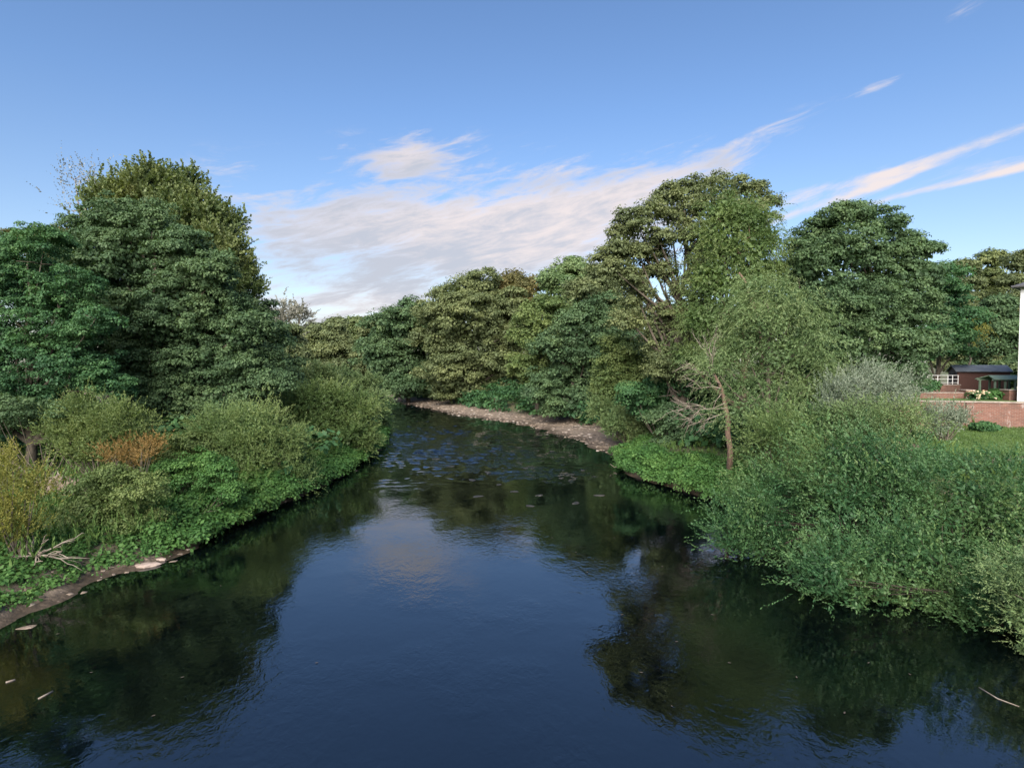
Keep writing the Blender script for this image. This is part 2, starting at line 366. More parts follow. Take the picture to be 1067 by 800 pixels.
def height(X, Y):
    X = np.asarray(X, float); Y = np.asarray(Y, float)
    dl, dr = seg_dist(X, Y, LEFT), seg_dist(X, Y, RIGHT)
    ins = inside(X, Y); d = np.minimum(dl, dr)
    sd = np.where(ins, -d, d) + (0.22 + 0.25 * (np.clip((Y - 36) / 5, 0, 1)) * (X > LX(Y))) * (np.sin(X * 2.1 + Y * .9) * np.cos(Y * 1.7 - X * .6) + .6 * np.sin(X * .9 - Y * .55) + .35 * np.sin(X * 5.3 + Y * 3.1)) * np.exp(-d / 3)
    ins = sd < 0; d = np.abs(sd)
    prof = lambda d, pts: np.interp(d, [p[0] for p in pts], [p[1] for p in pts])
    zl = prof(d, [(0, 0), (.5, .2), (.9, .5), (4, 1.0), (9, 1.35), (20, 1.6), (60, 2.2), (400, 6)])
    steep = prof(d, [(0, 0), (.4, .3), (2, 1.0), (6, 1.9), (10, 2.45), (60, 2.5), (400, 6)])
    beach = prof(d, [(0, 0), (1, .12), (4.5, .38), (6.5, 1.1), (10, 2.0), (60, 2.6), (400, 6)])
    k = np.clip((Y - 36) / 5, 0, 1); zr = steep * (1 - k) + beach * k
    z = np.where(dl < dr, zl, zr) + np.where(ins, 0, 0.10 * wob(X, Y) * np.clip(d / 1.5, 0, 1))
    lawn = np.clip((X - 12) / 6, 0, 1) * np.clip((60 - Y) / 10, 0, 1) * (dr <= dl)
    z = np.where(ins, z, z * (1 - lawn) + lawn * np.minimum(2.5, z + 1.0))
    return np.where(ins, -prof(d, [(0, 0), (1, .16), (3, .7), (7, 1.6), (20, 2.0)]) + 0.03 * wob(X * 2, Y * 2), z)
def hz(x, y): return float(height(np.array([x]), np.array([y]))[0])

def grid_sheet(name, xs, ys, zf, mat):
    X, Y = np.meshgrid(xs, ys); Z = zf(X, Y); nx, ny = len(xs), len(ys)
    V = np.stack([X, Y, Z], -1).reshape(-1, 3); i = (np.arange(ny - 1)[:, None] * nx + np.arange(nx - 1)[None, :]).ravel()
    Fc = np.stack([i, i + 1, i + nx + 1, i + nx], -1)
    me = bpy.data.meshes.new(name); fill(me, V, Fc, mat); me.polygons.foreach_set('use_smooth', np.ones(len(Fc), bool))
    o = bpy.data.objects.new(name, me); COL.objects.link(o); return o
def fill(me, V, Fc, mat, tint=None):
    nf, k = Fc.shape
    me.vertices.add(len(V)); me.vertices.foreach_set('co', V.astype(np.float32).ravel())
    me.loops.add(nf * k); me.loops.foreach_set('vertex_index', Fc.astype(np.int32).ravel())
    me.polygons.add(nf); me.polygons.foreach_set('loop_start', (np.arange(nf) * k).astype(np.int32))
    if tint is not None:
        a = me.attributes.new('tint', 'FLOAT', 'FACE'); a.data.foreach_set('value', tint.astype(np.float32))
    me.materials.append(mat); me.update(calc_edges=True)
def axis(lo, a, b, hi, step, n):
    l = a - (a - lo) * (np.linspace(0, 1, n)[1:] ** 2.2); r = b + (hi - b) * (np.linspace(0, 1, n)[1:] ** 2.2)
    return np.concatenate([l[::-1], np.arange(a, b + 1e-6, step), r])
tag(grid_sheet('ground', axis(-1500, -34, 36, 1500, 0.30, 22), axis(-400, 4, 100, 1800, 0.32, 22), height, MATS['ground']), kind='structure')
RIFFLE = [(-7.0, 50, 4.4, 16, 1.0), (-5.2, 38, 3.4, 8, .85), (-3.5, 30, 3.5, 5, .25), (-2.2, 38, 3.6, 5, .8), (.5, 47, 4.8, 4.0, .7), (1.6, 33, 3.6, 2.6, .45), (-1.0, 31.5, 2.5, 2.2, .35), (-13, 66, 4, 12, .7)]
def waves(X, Y):
    r = np.random.default_rng(8); m = np.zeros(X.shape)
    for cx, cyy, rx, ry, g in RIFFLE: m = np.maximum(m, g * np.exp(-((X - cx) / rx) ** 2 - ((Y - cyy) / ry) ** 2))
    pat = sum(np.sin(X * a + Y * b + p) for a, b, p in zip(r.normal(0, 1.5, 10), r.normal(0, .8, 10), r.uniform(0, 6.3, 10))) / 3.2
    pat2 = sum(np.sin(X * a + Y * b + p) for a, b, p in zip(r.normal(0, 4, 12), r.normal(0, 2.2, 12), r.uniform(0, 6.3, 12))) / 3.4
    amp = m * np.clip(.55 + .55 * pat + .35 * pat2, 0.04, 1.6); z = np.zeros(X.shape)
    wx, wy = .25 * np.sin(.9 * Y + .5 * X), .25 * np.sin(.8 * X - .6 * Y)
    for _ in range(46):
        lam = r.uniform(.30, 1.25); k = 2 * np.pi / lam; th = r.normal(np.pi / 2, .75); z += lam ** 1.1 * np.sin(k * ((X + wx) * np.cos(th) + (Y + wy) * np.sin(th)) + r.uniform(0, 6.3))
    return amp * z * .0088
tag(grid_sheet('water', axis(-130, -22, 9, 40, 0.085, 20), axis(-50, 27, 84, 135, 0.11, 20), waves, MATS['river_water']), kind='structure')

# ------------------------------------------------------------------ foliage engine
def unit(a): return a / (np.linalg.norm(a, axis=-1, keepdims=True) + 1e-9)
def leaves_obj(name, Pn, L, W, tint, mat, parent):
    """one diamond-shaped blade per leaf: Pn base point, L length vector, W half-width vector"""
    n = len(Pn); V = np.empty((n, 4, 3))
    V[:, 0] = Pn; V[:, 1] = Pn + L * 0.5 + W; V[:, 2] = Pn + L; V[:, 3] = Pn + L * 0.5 - W
    me = bpy.data.meshes.new(name); fill(me, V.reshape(-1, 3), np.arange(n * 4).reshape(n, 4), mat, tint)
    o = bpy.data.objects.new(name, me); COL.objects.link(o); o.parent = parent; return o
def sphere_dirs(rng, n):
    return unit(rng.normal(size=(n, 3)))

def puffs(rng, lobes, cr, down=-0.35, jitter=0.18, gap=0.0):
    """clump centres over the lobes, leaving out those buried in other lobes"""
    C, D, T = [], [], []
    LB = np.array([[*l[:3], l[3], l[4] if len(l) > 4 else l[3] * 0.85] for l in lobes])
    for i, (x, y, z, r, rz) in enumerate(LB):
        n = int(max(8, 5.6 * (r / cr) ** 2)); d = sphere_dirs(rng, n); d = d[d[:, 2] > down + rng.uniform(-0.25, 0.15, len(d))]
        rr = 1 + rng.normal(0, jitter, len(d)) - 0.05 + np.where(rng.random(len(d)) < .14, rng.random(len(d)) * .38, 0)
        c = np.array([x, y, z]) + d * np.array([r, r, rz]) * rr[:, None]
        keep = np.ones(len(d), bool)
        for j, (x2, y2, z2, r2, rz2) in enumerate(LB):
            if j != i: keep &= (np.linalg.norm((c - [x2, y2, z2]) / [r2, r2, rz2], axis=1) > 0.72)
        if gap: keep &= rng.random(len(d)) > gap
        C.append(c[keep]); D.append(d[keep]); T.append(np.full(keep.sum(), rng.random()))
    return np.concatenate(C), np.concatenate(D), np.concatenate(T)

def broad_leaves(rng, C, D, T, cr, per, size, flat=0.5, asp=0.36):
    """rounded layered clumps of broad leaves"""
    m = len(C); rs = cr * rng.uniform(0.65, 1.35, m)
    out = unit(D * [0.8, 0.8, 0.5] + [0, 0, 0.55])
    d = sphere_dirs(rng, m * per).reshape(m, per, 3); s = (d * out[:, None, :]).sum(-1, keepdims=True)
    d = np.where(s < -0.15, d - 2 * s * out[:, None, :], d)
    rad = rs[:, None, None] * (rng.random((m, per, 1)) ** 0.4) * 1.05
    Pn = C[:, None, :] + d * rad * np.stack([np.full(m, 1.15), np.full(m, 1.15), flat * rng.uniform(.6, 1.7, m)], -1)[:, None, :]
    nrm = unit(d * [0.9, 0.9, 1.3] + [0, 0, 0.35] + rng.normal(0, 0.45, (m, per, 3)))
    L = np.cross(nrm, rng.normal(size=(m, per, 3))); L = unit(L) + [0, 0, -0.22]
    W = unit(np.cross(nrm, L)); sz = size * rng.uniform(0.55, 1.35, (m, per, 1)) * rng.uniform(.78, 1.3, (m, 1, 1))
    ct = rng.random(m) * 0.55 + T * 0.45
    tint = np.clip(ct[:, None] * 0.62 + rng.random((m, per)) * 0.38, 0, 1)
    return Pn.reshape(-1, 3), (L * sz).reshape(-1, 3), (W * sz * asp).reshape(-1, 3), tint.ravel()

def shoot_leaves(rng, C, D, T, length, per, size, up=0.35, droop=0.0, wind=(0, 0, 0), asp=0.16, spread=0.75, shoots=4):
    """slender leaves set along arching shoots"""
    C = np.repeat(C, shoots, 0); D = np.repeat(D, shoots, 0); T = np.repeat(T + rng.random(len(T)) * 0.5, shoots, 0) / 1.5; m = len(C)
    d = unit(D + rng.normal(0, 0.45, (m, 3)) + [0, 0, up] + np.array(wind))
    C = C + rng.normal(0, length * 0.35, (m, 3)); ln = length * rng.uniform(0.6, 1.3, (m, 1, 1))
    t = (np.arange(per)[None, :, None] + rng.random((m, per, 1))) / per
    pos = C[:, None, :] + d[:, None, :] * ln * t + np.array([0, 0, -1.0]) * (droop * ln * t * t)
    tang = unit(d[:, None, :] + np.array([0, 0, -2.0]) * droop * t)
    side = unit(np.cross(tang, rng.normal(size=(m, per, 3))))
    L = unit(tang + side * spread + np.array(wind) * 0.4); N_ = unit(side * 0.4 + rng.normal(0, 0.5, (m, per, 3)) + [0, 0, 0.8])
    W = unit(np.cross(N_, L)); sz = size * rng.uniform(0.6, 1.25, (m, per, 1)) * (1.15 - 0.5 * t)
    tint = np.clip(T[:, None] * 0.5 + rng.random((m, per)) * 0.3 + t[..., 0] * 0.25, 0, 1)
    return pos.reshape(-1, 3), (L * sz).reshape(-1, 3), (W * sz * asp).reshape(-1, 3), tint.ravel()

def core_leaves(rng, lobes, dens, size, asp=0.36):
    """coarse inner foliage that closes the heart of each lobe"""
    Ps = []
    for l in lobes:
        r = l[3]; n = int(dens * r * r); d = sphere_dirs(rng, n) * (rng.random((n, 1)) ** 0.33) * r * 0.78
        d[:, 2] *= (l[4] / r if len(l) > 4 else 0.85); Ps.append(np.array(l[:3]) + d)
    Pn = np.concatenate(Ps); n = len(Pn)
    L = unit(rng.normal(size=(n, 3))); W = unit(np.cross(L, rng.normal(size=(n, 3))))
    return Pn, L * size, W * size * asp, rng.random(n) * 0.5  # inner leaves tinted darker, putting crown shade into their colour; they also block light

def join(*parts): return tuple(np.concatenate(a) for a in zip(*parts))

def limbs(mb, rng, base, top, lobes, r0, twigs=0, puffc=None, lean=None, tw_len=1.2):
    """trunk with tapered limbs reaching into the lobes"""
    base = np.array(base, float); top = np.array(top, float); n = 9
    wv = rng.normal(0, 0.012, (n, 3)) * np.linalg.norm(top - base); wv[0] = 0; wv[:, 2] *= 0.3
    tr = [base + (top - base) * i / (n - 1) + wv[i] * min(1, i / 3) for i in range(n)]
    rad = [r0 * (1.35 if i == 0 else 1) * (1 - 0.82 * (i / (n - 1)) ** 1.1) for i in range(n)]
    tr[0] = tr[0] - np.array([0, 0, 0.3])
    mb.tube(tr, rad, 8)
    for l in lobes:
        c = np.array(l[:3]); hh = np.clip((c[2] - base[2]) / max(0.1, top[2] - base[2]) - rng.uniform(0.22, 0.45), 0.12, 0.85)
        k = hh * (n - 1); i = int(k); s = tr[i] + (tr[min(i + 1, n - 1)] - tr[i]) * (k - i); rr = (rad[i]) * 0.55
        mid = s + (c - s) * 0.5 + np.array([0, 0, -0.08 * np.linalg.norm(c - s)]) + rng.normal(0, 0.04, 3) * np.linalg.norm(c - s)
        e = c + rng.normal(0, 0.2, 3) * l[3]
        pts = [(1 - t) ** 2 * s + 2 * t * (1 - t) * mid + t * t * e for t in np.linspace(0, 1, 6)]
        mb.tube(pts, [max(0.012, rr * (1 - 0.8 * t)) for t in np.linspace(0, 1, 6)], 5)
        for _ in range(twigs):
            d = unit(rng.normal(size=3) + [0, 0, 0.4]); a = pts[rng.integers(2, 6)]
            q = a + d * l[3] * rng.uniform(0.6, 1.0)
            mb.tube([a, (a + q) / 2 + rng.normal(0, 0.06, 3) * l[3], q], [max(0.012, rr * 0.28), max(0.010, rr * 0.18), 0.008], 4)

def sub_lobes(rng, LB, k=5):
    """smaller boughs budding from each lobe, so that the crown breaks up into boughs of every size"""
    out = []
    for l in LB:
        x, y, z, r = l[:4]; rz = l[4] if len(l) > 4 else r * .85; out.append((x, y, z, r * .9, rz * .86))
        for d in sphere_dirs(rng, k):
            d[2] = abs(d[2]) * (1 if rng.random() < .72 else -.6); q = r * rng.uniform(.26, .52); e = rng.uniform(.70, .98)
            out.append((x + d[0] * r * e, y + d[1] * r * e, z + d[2] * rz * e, q, q * rng.uniform(.5, .8)))
    return out

def px_lobes(spec, depth, rng, origin):
    """lobes surveyed as (px, py, radius px[, depth offset in m]) -> local ellipsoids round the thing's base"""
    out = []
    for s in spec:
        px, py, r = s[:3]; dd = s[3] if len(s) > 3 else rng.uniform(-0.12, 0.12) * depth * 0.25
        q = P(px, py, depth + dd); R = r / F * (depth + dd); out.append((*(q - origin), R, R * 0.88))
    return out
def auto_lobes(rng, Rr, z0, z1, n, kind='round'):
    """lobes filling a crown of radius Rr from z0 to z1"""
    out = []
    for i in range(n):
        t = (i + rng.random()) / n; a = i * 2.39996 + rng.uniform(-.4, .4)
        if kind == 'round': p = max(0.15, 1 - (abs(t - 0.42) / 0.62) ** 2.2)
        elif kind == 'dome': p = max(0.12, 1 - t ** 2.4)
        else: p = max(0.1, (1 - t) ** 0.6 * (0.55 + 0.45 * min(1, t * 5)))
        lr = Rr * rng.uniform(0.30, 0.44) * (0.62 + 0.38 * p); q = max(0, Rr * p - lr * 0.7) * rng.uniform(0.75, 1.05)
        out.append((q * math.cos(a), q * math.sin(a), z0 + lr * .6 + (z1 - z0 - lr * 1.3) * t, lr, lr * 0.85))
    out.append((0, 0, z1 - Rr * 0.36, Rr * 0.34, Rr * 0.32))
    out.append((0, 0, (z0 + z1) / 2, Rr * 0.52, (z1 - z0) * 0.33))
    return out

def tree(name, label, cat, px, depth, mat, lobes=None, top=None, bot=None, hw=None, n=12, kind='round', style='broad', bark='bark', seed=1,
         cr=None, dens=1.0, size=None, gap=0.0, group=None, core=1.0, trunk_px=None, twigs=2, dx=0.0, jit=0.18, base_z=None, **kw):
    rng = np.random.default_rng(seed)
    q = P(px, 378, depth); x, y = q[0], q[1]; zb = hz(x, y) if base_z is None else base_z; zb = max(zb, -0.1)
    o = empty(name, (x, y, zb), label, cat, group); org = np.array([x, y, zb])
    if lobes is not None: LB = px_lobes(lobes, depth, rng, org)
    else:
        zt = P(px, top, depth)[2] - zb; z0 = P(px, bot, depth)[2] - zb if bot else 0.3
        LB = auto_lobes(rng, hw / F * depth, max(0.2, z0), zt, n, kind)
    size = size or max(0.07, depth * 0.0036); cr = cr or max(0.26, depth * 0.0125)
    C, D, T = puffs(rng, sub_lobes(rng, LB), cr, jitter=jit, gap=gap)
    hmax = max(l[2] + l[4] for l in LB)
    if style == 'broad':
        per = int(92 * dens); parts = broad_leaves(rng, C, D, T, cr, per, size, **kw)
    else:
        parts = shoot_leaves(rng, C, D, T, cr * 1.7, int(18 * dens), size, **kw)
    if core: parts = join(parts, core_leaves(rng, LB, (5.5 if depth > 27 or style == 'broad' else 9) * core / (size * size), size * (2.2 if depth > 27 else 1.5), 0.36 if depth > 27 else 0.22))
    keep = parts[0][:, 2] + org[2] > np.maximum(0.03, 0.03)
    parts = tuple(a[keep] for a in parts)
    leaves_obj('crown' if cat == 'tree' else 'foliage', *parts, MATS[mat], o)
    mb = MB()
    if cat == 'tree':
        tb = (0, 0, 0)
        limbs(mb, rng, tb, (dx, 0, hmax * 0.86), LB, max(0.10, hmax * 0.020), twigs)
        mb.build('trunk', MATS[bark], o, True)
    else:
        for l in LB:
            for _ in range(2 if depth < 19 else 3):
                a = np.array([l[0], l[1], 0]) * 0.10 + rng.normal(0, 0.12, 3); a[2] = -0.1
                e = np.array(l[:3]) + rng.normal(0, 0.3, 3) * l[3]; md = a * .35 + e * .65 + rng.normal(0, .18, 3) * l[3] + [0, 0, -0.25 * max(0.2, e[2])]; md[2] = max(md[2], .05)
                mb.tube([a * (1 - t) ** 2 + md * 2 * t * (1 - t) + e * t * t for t in (0, .2, .4, .6, .8, 1)], [0.030, 0.026, 0.021, 0.016, .011, .007], 5)
        mb.build('stems', MATS[bark], o, True)
    o['n'] = len(parts[0]); del o['n']
    return o, LB, org

# ------------------------------------------------------------------ trees of the left bank
tree('poplar_tree', 'tall poplar with sunlit yellow-green top rising above the dark sycamore on the left bank', 'tree', 165, 38, 'leaf_poplar', seed=11, style='shoot', up=0.9, asp=0.42, spread=0.8, shoots=6, jit=0.12, cr=.5, dens=1.0, size=.2,
     lobes=[(162,196,17),(188,196,15),(130,206,17),(110,212,12),(203,216,13),(150,222,26),(185,232,28),(120,240,24),(160,270,40),(150,340,45),(200,300,40)])
tree('poplar_tree', 'second yellow-green poplar on the left bank, its edge sloping down towards the river', 'tree', 232, 37.5, 'leaf_poplar', seed=12, style='shoot', up=0.8, asp=0.42, spread=0.8, shoots=6, jit=0.12, cr=.5, dens=1.0, size=.2,
     lobes=[(214,228,14),(228,240,14),(222,258,24),(238,280,20),(246,310,20),(225,310,30),(240,360,34),(215,370,35)])
tree('sycamore_tree', 'large dark green sycamore on the left bank, widest crown under the poplar tops', 'tree', 165, 31, 'leaf_sycamore', seed=13, dens=1.15,
     lobes=[(120,232,26),(88,240,20),(160,240,28),(195,258,24),(90,275,38),(145,275,42),(200,290,36),(222,285,22),(70,320,30),(120,325,44),(178,330,46),(228,325,32),(252,345,24),(100,375,44),(160,385,48),(215,385,42),(258,385,30),(180,420,38,-1),(235,425,34,-1),(285,400,14)])
tree('maple_tree', 'deep green maple at the left edge, its crown hanging over the shrubby bank', 'tree', 30, 25, 'leaf_deep', seed=14, dens=1.1,
     lobes=[(12,268,28),(48,258,22),(-25,285,45),(30,300,36),(78,300,24),(5,340,46),(62,340,36),(-45,350,50),(98,338,18),(25,385,46),(80,385,34),(-30,400,50),(110,405,24),(50,425,30),(0,430,34)])
tree('rowan_tree', 'tree with reddish brown leaf tips showing above the maple on the left', 'tree', 62, 33, 'leaf_rust', seed=15, lobes=[(70,252,16),(40,252,15),(20,250,14),(60,280,28),(20,290,30)])
tree('ash_tree', 'sparse grey ash top standing thin against the sky left of the poplar', 'tree', 92, 39, 'leaf_grey', seed=16, style='shoot', up=0.5, gap=0.6, core=0, dens=0.6, twigs=9, bark='bark_pale', cr=0.8, asp=0.3, shoots=3,
     lobes=[(92,200,16),(78,188,9),(104,190,9),(88,215,12),(97,232,16)])
tree('field_maple_tree', 'small dark tree at the right foot of the sycamore above the willow bushes', 'tree', 262, 37, 'leaf_sycamore', seed=17, lobes=[(270,330,16),(285,352,18),(268,360,26),(292,385,20),(262,395,30),(300,400,16),(250,420,24)])
tree('hawthorn_tree', 'olive green tree between the dark left bank trees and the pale wispy tree', 'tree', 300, 62, 'leaf_olive', seed=18, top=338, bot=405, hw=22, n=9)
tree('birch_tree', 'pale wispy almost bare birch rising far off over the bend', 'tree', 303, 92, 'leaf_grey', seed=19, style='shoot', gap=0.2, core=0, dens=1.1, twigs=8, bark='bark_pale', up=0.2, cr=0.8, asp=0.3, shoots=3,
     lobes=[(298,325,9),(308,335,9),(290,335,7),(314,328,6),(300,350,12)])

# ------------------------------------------------------------------ far trees round the bend
far = [(330,118,338,20,'leaf_olive'), (352,112,333,19,'leaf_olive'), (372,124,330,16,'leaf_poplar'), (388,108,330,20,'leaf_olive'), (410,104,325,18,'leaf_willow_warm'),
       (320,140,345,22,'leaf_rust'), (285,130,352,24,'leaf_olive'), (365,150,338,26,'leaf_sycamore')]
far_lab = ['olive tree left in the far row beyond the bend', 'rounded olive tree second in the far row beyond the bend', 'slim yellowish tree standing up behind the far row at the bend',
           'round olive tree in the middle of the far row at the bend', 'pale feathery tree at the right end of the far row beside the dark sycamore', 'brownish tree furthest left beyond the wispy birch',
           'olive tree behind the foot of the wispy birch', 'dark tree furthest back beyond the bend of the river']
for i, (px, d, t, hw, mt) in enumerate(far):
    tree('bend_tree', far_lab[i], 'tree', px, d, mt, seed=40 + i, top=t, bot=402, hw=hw, n=9, kind='dome', dens=0.9)

# ------------------------------------------------------------------ trees of the right bank
tree('dark_sycamore_tree', 'dark blue-green sycamore ending the right bank row above the tip of the gravel bar', 'tree', 425, 86, 'leaf_sycamore', seed=60, dens=1.1,
     lobes=[(430,325,16),(415,338,18),(445,335,20),(400,350,20),(430,355,26),(395,375,22),(425,385,28),(455,370,26),(405,398,16),(450,398,22),(385,362,10),(420,405,16),(445,404,12)])
tree('lime_tree', 'broad domed olive green lime in the row behind the gravel bar', 'tree', 495, 78, 'leaf_olive', seed=61, dens=1.2,
     lobes=[(475,310,20),(500,305,22),(455,325,20),(525,318,20),(490,335,36),(530,345,26),(460,355,28),(500,370,38),(470,390,26),(530,380,28),(500,405,20),(470,408,16),(530,408,16),(545,335,14)])
tree('beech_tree', 'rust-tinged beech top showing between the domed lime and the grey-green crown', 'tree', 537, 82, 'leaf_rust', seed=62, lobes=[(536,297,14),(525,304,12),(550,303,13),(540,320,24),(540,350,26)])
tree('robinia_tree', 'bright yellow-green tree low in the middle of the right bank row', 'tree', 560, 62, 'leaf_yellowgreen', seed=63, lobes=[(566,318,12),(580,328,12),(558,336,14),(546,352,12),(565,360,20),(550,385,20),(570,395,18)])
tree('grey_poplar_tree', 'grey-green tall crown standing behind the middle of the right bank row', 'tree', 596, 70, 'leaf_willow', seed=64,
     lobes=[(590,283,13),(605,286,13),(575,295,13),(592,305,24),(618,300,18),(600,340,32)])
tree('alder_tree', 'very dark alder right of the yellow-green tree behind the gravel bar', 'tree', 598, 56, 'leaf_sycamore', seed=65, dens=1.15,
     lobes=[(600,340,20),(625,330,22),(580,362,20),(612,368,28),(590,395,26),(620,400,26),(565,410,16),(600,422,18),(580,425,14),(640,350,20),(622,424,14)])
tree('maple_tree', 'olive tree with ragged top leaning against the tall oak, right bank', 'tree', 632, 58, 'leaf_olive', seed=66, lobes=[(622,290,14),(640,298,16),(610,305,14),(632,320,24),(655,335,24),(645,365,26),(675,360,26),(700,375,26),(665,395,24)])
tree('hazel_tree', 'leafy light green hazel clump below the oak at the end of the gravel bar', 'tree', 655, 42, 'leaf_yellowgreen', seed=67, lobes=[(640,360,14),(655,372,18),(636,386,18),(660,395,22),(642,410,20),(668,415,20),(630,402,12)])
tree('oak_tree', 'tallest tree on the right bank, an open-crowned oak with sky showing through its left side', 'tree', 712, 36, 'leaf_olive', seed=68, gap=0.10, dens=0.9, core=0.55, twigs=7, jit=0.14,
     lobes=[(745,192,13),(725,194,12),(765,196,11),(700,206,13),(786,203,12),(798,212,8),(678,220,13),(660,228,12),(650,246,12),(642,262,10),(672,240,13),(682,265,13),(672,285,11),(690,285,12),(655,270,12),(640,280,9),(632,268,8),(665,300,12),(700,225,14),(720,215,18),(745,215,22),(690,250,10),(665,262,10),(650,290,12),(665,312,14),
            (722,245,20),(735,270,22),(770,225,22),(790,235,16),(730,300,26),(690,330,18),(655,335,16),(715,330,24),(700,360,26),(742,345,30),(690,385,20)])
tree('crack_willow_tree', 'tall yellow-green willow in front of the oak, its soft foliage sweeping down', 'tree', 775, 31.5, 'leaf_willow_warm', seed=69, style='shoot', up=-0.1, droop=0.5, asp=0.2, shoots=5, dens=1.1, bark='bark_red',
     lobes=[(755,222,20),(778,230,22),(795,250,20),(750,250,26),(775,265,30),(798,285,22),(740,290,24),(765,305,34),(800,320,26),(735,335,26),(770,350,34),(745,375,24),(715,372,14)])
tree('horse_chestnut_tree', 'rounded dark horse chestnut in front of the brick garden, right of the tall willow', 'tree', 905, 30.5, 'leaf_sycamore', seed=70, dens=1.2,
     lobes=[(878,228,18),(902,226,16),(925,238,16),(855,245,18),(945,256,14),(965,262,9),(850,275,24),(885,265,30),(925,275,28),(955,290,20),(865,315,34),(910,320,38),(950,325,26),(880,360,34),(925,365,34),(960,360,22),(855,365,26),(905,395,28),(945,392,20)])
tree('cherry_tree', 'fresh green smaller tree touching the right side of the horse chestnut', 'tree', 978, 42, 'leaf_deep', seed=71, lobes=[(975,290,16),(990,310,18),(970,320,22),(998,335,16),(982,350,24),(965,365,16),(995,362,14)])
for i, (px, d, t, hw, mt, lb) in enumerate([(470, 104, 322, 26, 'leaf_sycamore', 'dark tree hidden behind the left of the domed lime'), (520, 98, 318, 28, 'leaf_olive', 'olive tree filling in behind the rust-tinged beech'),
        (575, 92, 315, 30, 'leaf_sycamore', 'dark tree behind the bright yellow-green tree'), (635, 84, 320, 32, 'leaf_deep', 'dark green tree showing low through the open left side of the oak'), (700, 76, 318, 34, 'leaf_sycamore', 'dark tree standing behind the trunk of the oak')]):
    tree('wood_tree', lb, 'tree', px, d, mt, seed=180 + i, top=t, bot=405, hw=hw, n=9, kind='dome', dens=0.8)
bk = [(1000,62,272,22,'leaf_olive'), (1030,66,264,22,'leaf_poplar'), (1060,60,258,24,'leaf_olive'), (1095,62,262,26,'leaf_sycamore'), (1040,52,310,26,'leaf_sycamore'), (1010,54,320,20,'leaf_olive')]
bl = ['olive tree just right of the fresh green tree behind the garden shed', 'yellow-topped tree in the middle of the wood behind the shed', 'olive tree behind the white house, highest of the wood behind the garden',
      'dark tree behind the white house at the right edge', 'dark lower tree hanging over the garden shed', 'olive lower tree over the white railing']
for i, (px, d, t, hw, mt) in enumerate(bk):
    tree('garden_wood_tree', bl[i], 'tree', px, d, mt, seed=80 + i, top=t, bot=396, hw=hw * 1.15, n=12, kind='dome')
tree('laburnum_tree', 'small yellow drooping tree lit up in front of the dark wood behind the garden', 'tree', 1008, 46, 'leaf_gold', seed=90, style='shoot', up=-0.3, droop=0.8, lobes=[(1004,338,7),(1013,342,8),(1008,350,8)], cr=0.4)
tree('dark_gap_tree', 'shadowy tree filling the gap between the oak and the horse chestnut', 'tree', 835, 38, 'leaf_sycamore', seed=91, lobes=[(835,262,14),(830,290,24),(850,320,26),(820,340,30),(845,370,30),(810,380,30)])

# ------------------------------------------------------------------ shrubs of the left bank
def shrub(name, label, px, depth, mat, lobes, seed, style='shoot', cat='shrub', **kw):
    return tree(name, label, cat, px, depth, mat, lobes=lobes, seed=seed, style=style, **kw)
W = dict(up=0.12, asp=0.22, shoots=7, dens=0.9, cr=0.30)
shrub('willow_shrub', 'light green rounded willow shrub at the water, nearest of those on the left bank', 255, 26, 'leaf_willow_warm', [(235,448,26),(268,443,26),(298,462,24),(218,478,28),(258,482,32),(295,488,24),(315,498,13),(250,503,20),(280,508,14)], 101, **W)
shrub('willow_shrub', 'yellowish rounded willow shrub on the left bank where the river narrows', 340, 35, 'leaf_willow_warm', [(318,422,20),(348,417,20),(375,430,18),(330,445,26),(365,450,24),(305,440,18),(350,463,18),(378,462,10),(325,465,14)], 102, **W)
shrub('willow_shrub', 'grey-green willow shrub behind the yellowish one, against the dark trees', 305, 46, 'leaf_willow', [(285,408,15),(310,398,15),(335,396,14),(300,418,18),(325,412,16),(270,415,12),(345,402,14)], 103, **W)
shrub('willow_shrub', 'grey-green willow shrub farthest along the left bank, its tip reaching into the river', 375, 48, 'leaf_willow', [(362,400,13),(380,404,13),(392,418,10),(395,432,9),(385,438,12),(370,420,18),(398,440,6),(355,410,12)], 104, **W)
shrub('elder_shrub', 'yellow-green feathery shrub on the left bank below the maple', 105, 22, 'leaf_yellowgreen', [(100,432,20),(75,442,18),(128,440,20),(60,457,14),(105,460,26),(148,456,14),(125,472,18),(85,470,18)], 105, up=0.3, asp=0.3, shoots=5)
shrub('dock_clump', 'orange brown clump of dying stems among the green shrubs on the left bank', 138, 20.5, 'leaf_orange', [(132,472,9),(120,477,7),(148,474,8),(158,466,5),(140,482,9)], 106, up=1.0, asp=0.2, core=0.2, shoots=4, cr=0.24, gap=.3)
shrub('goldenrod_clump', 'tall yellow and orange weeds at the left edge beside the dead branches', 15, 15.5, 'leaf_gold', [(5,492,16),(25,500,14),(-12,515,22),(18,528,16),(34,514,10),(2,545,18),(22,556,12),(-6,565,16)], 107, up=0.9, asp=0.2, core=0.5)
shrub('bramble_shrub', 'yellowish green leafy bramble between the dead branches and the rock', 120, 18.5, 'leaf_yellowgreen', [(92,512,18),(120,502,20),(145,512,20),(108,535,20),(138,545,20),(85,538,14),(120,565,14),(150,568,12)], 108, style='broad')
shrub('dogwood_shrub', 'mid green leafy shrub overhanging the water beside the nearest willow shrub', 205, 21, 'leaf_bright', [(172,497,16),(200,488,20),(225,497,18),(180,522,22),(215,528,20),(236,518,14),(195,548,15),(172,555,13),(225,545,10)], 109, style='broad')
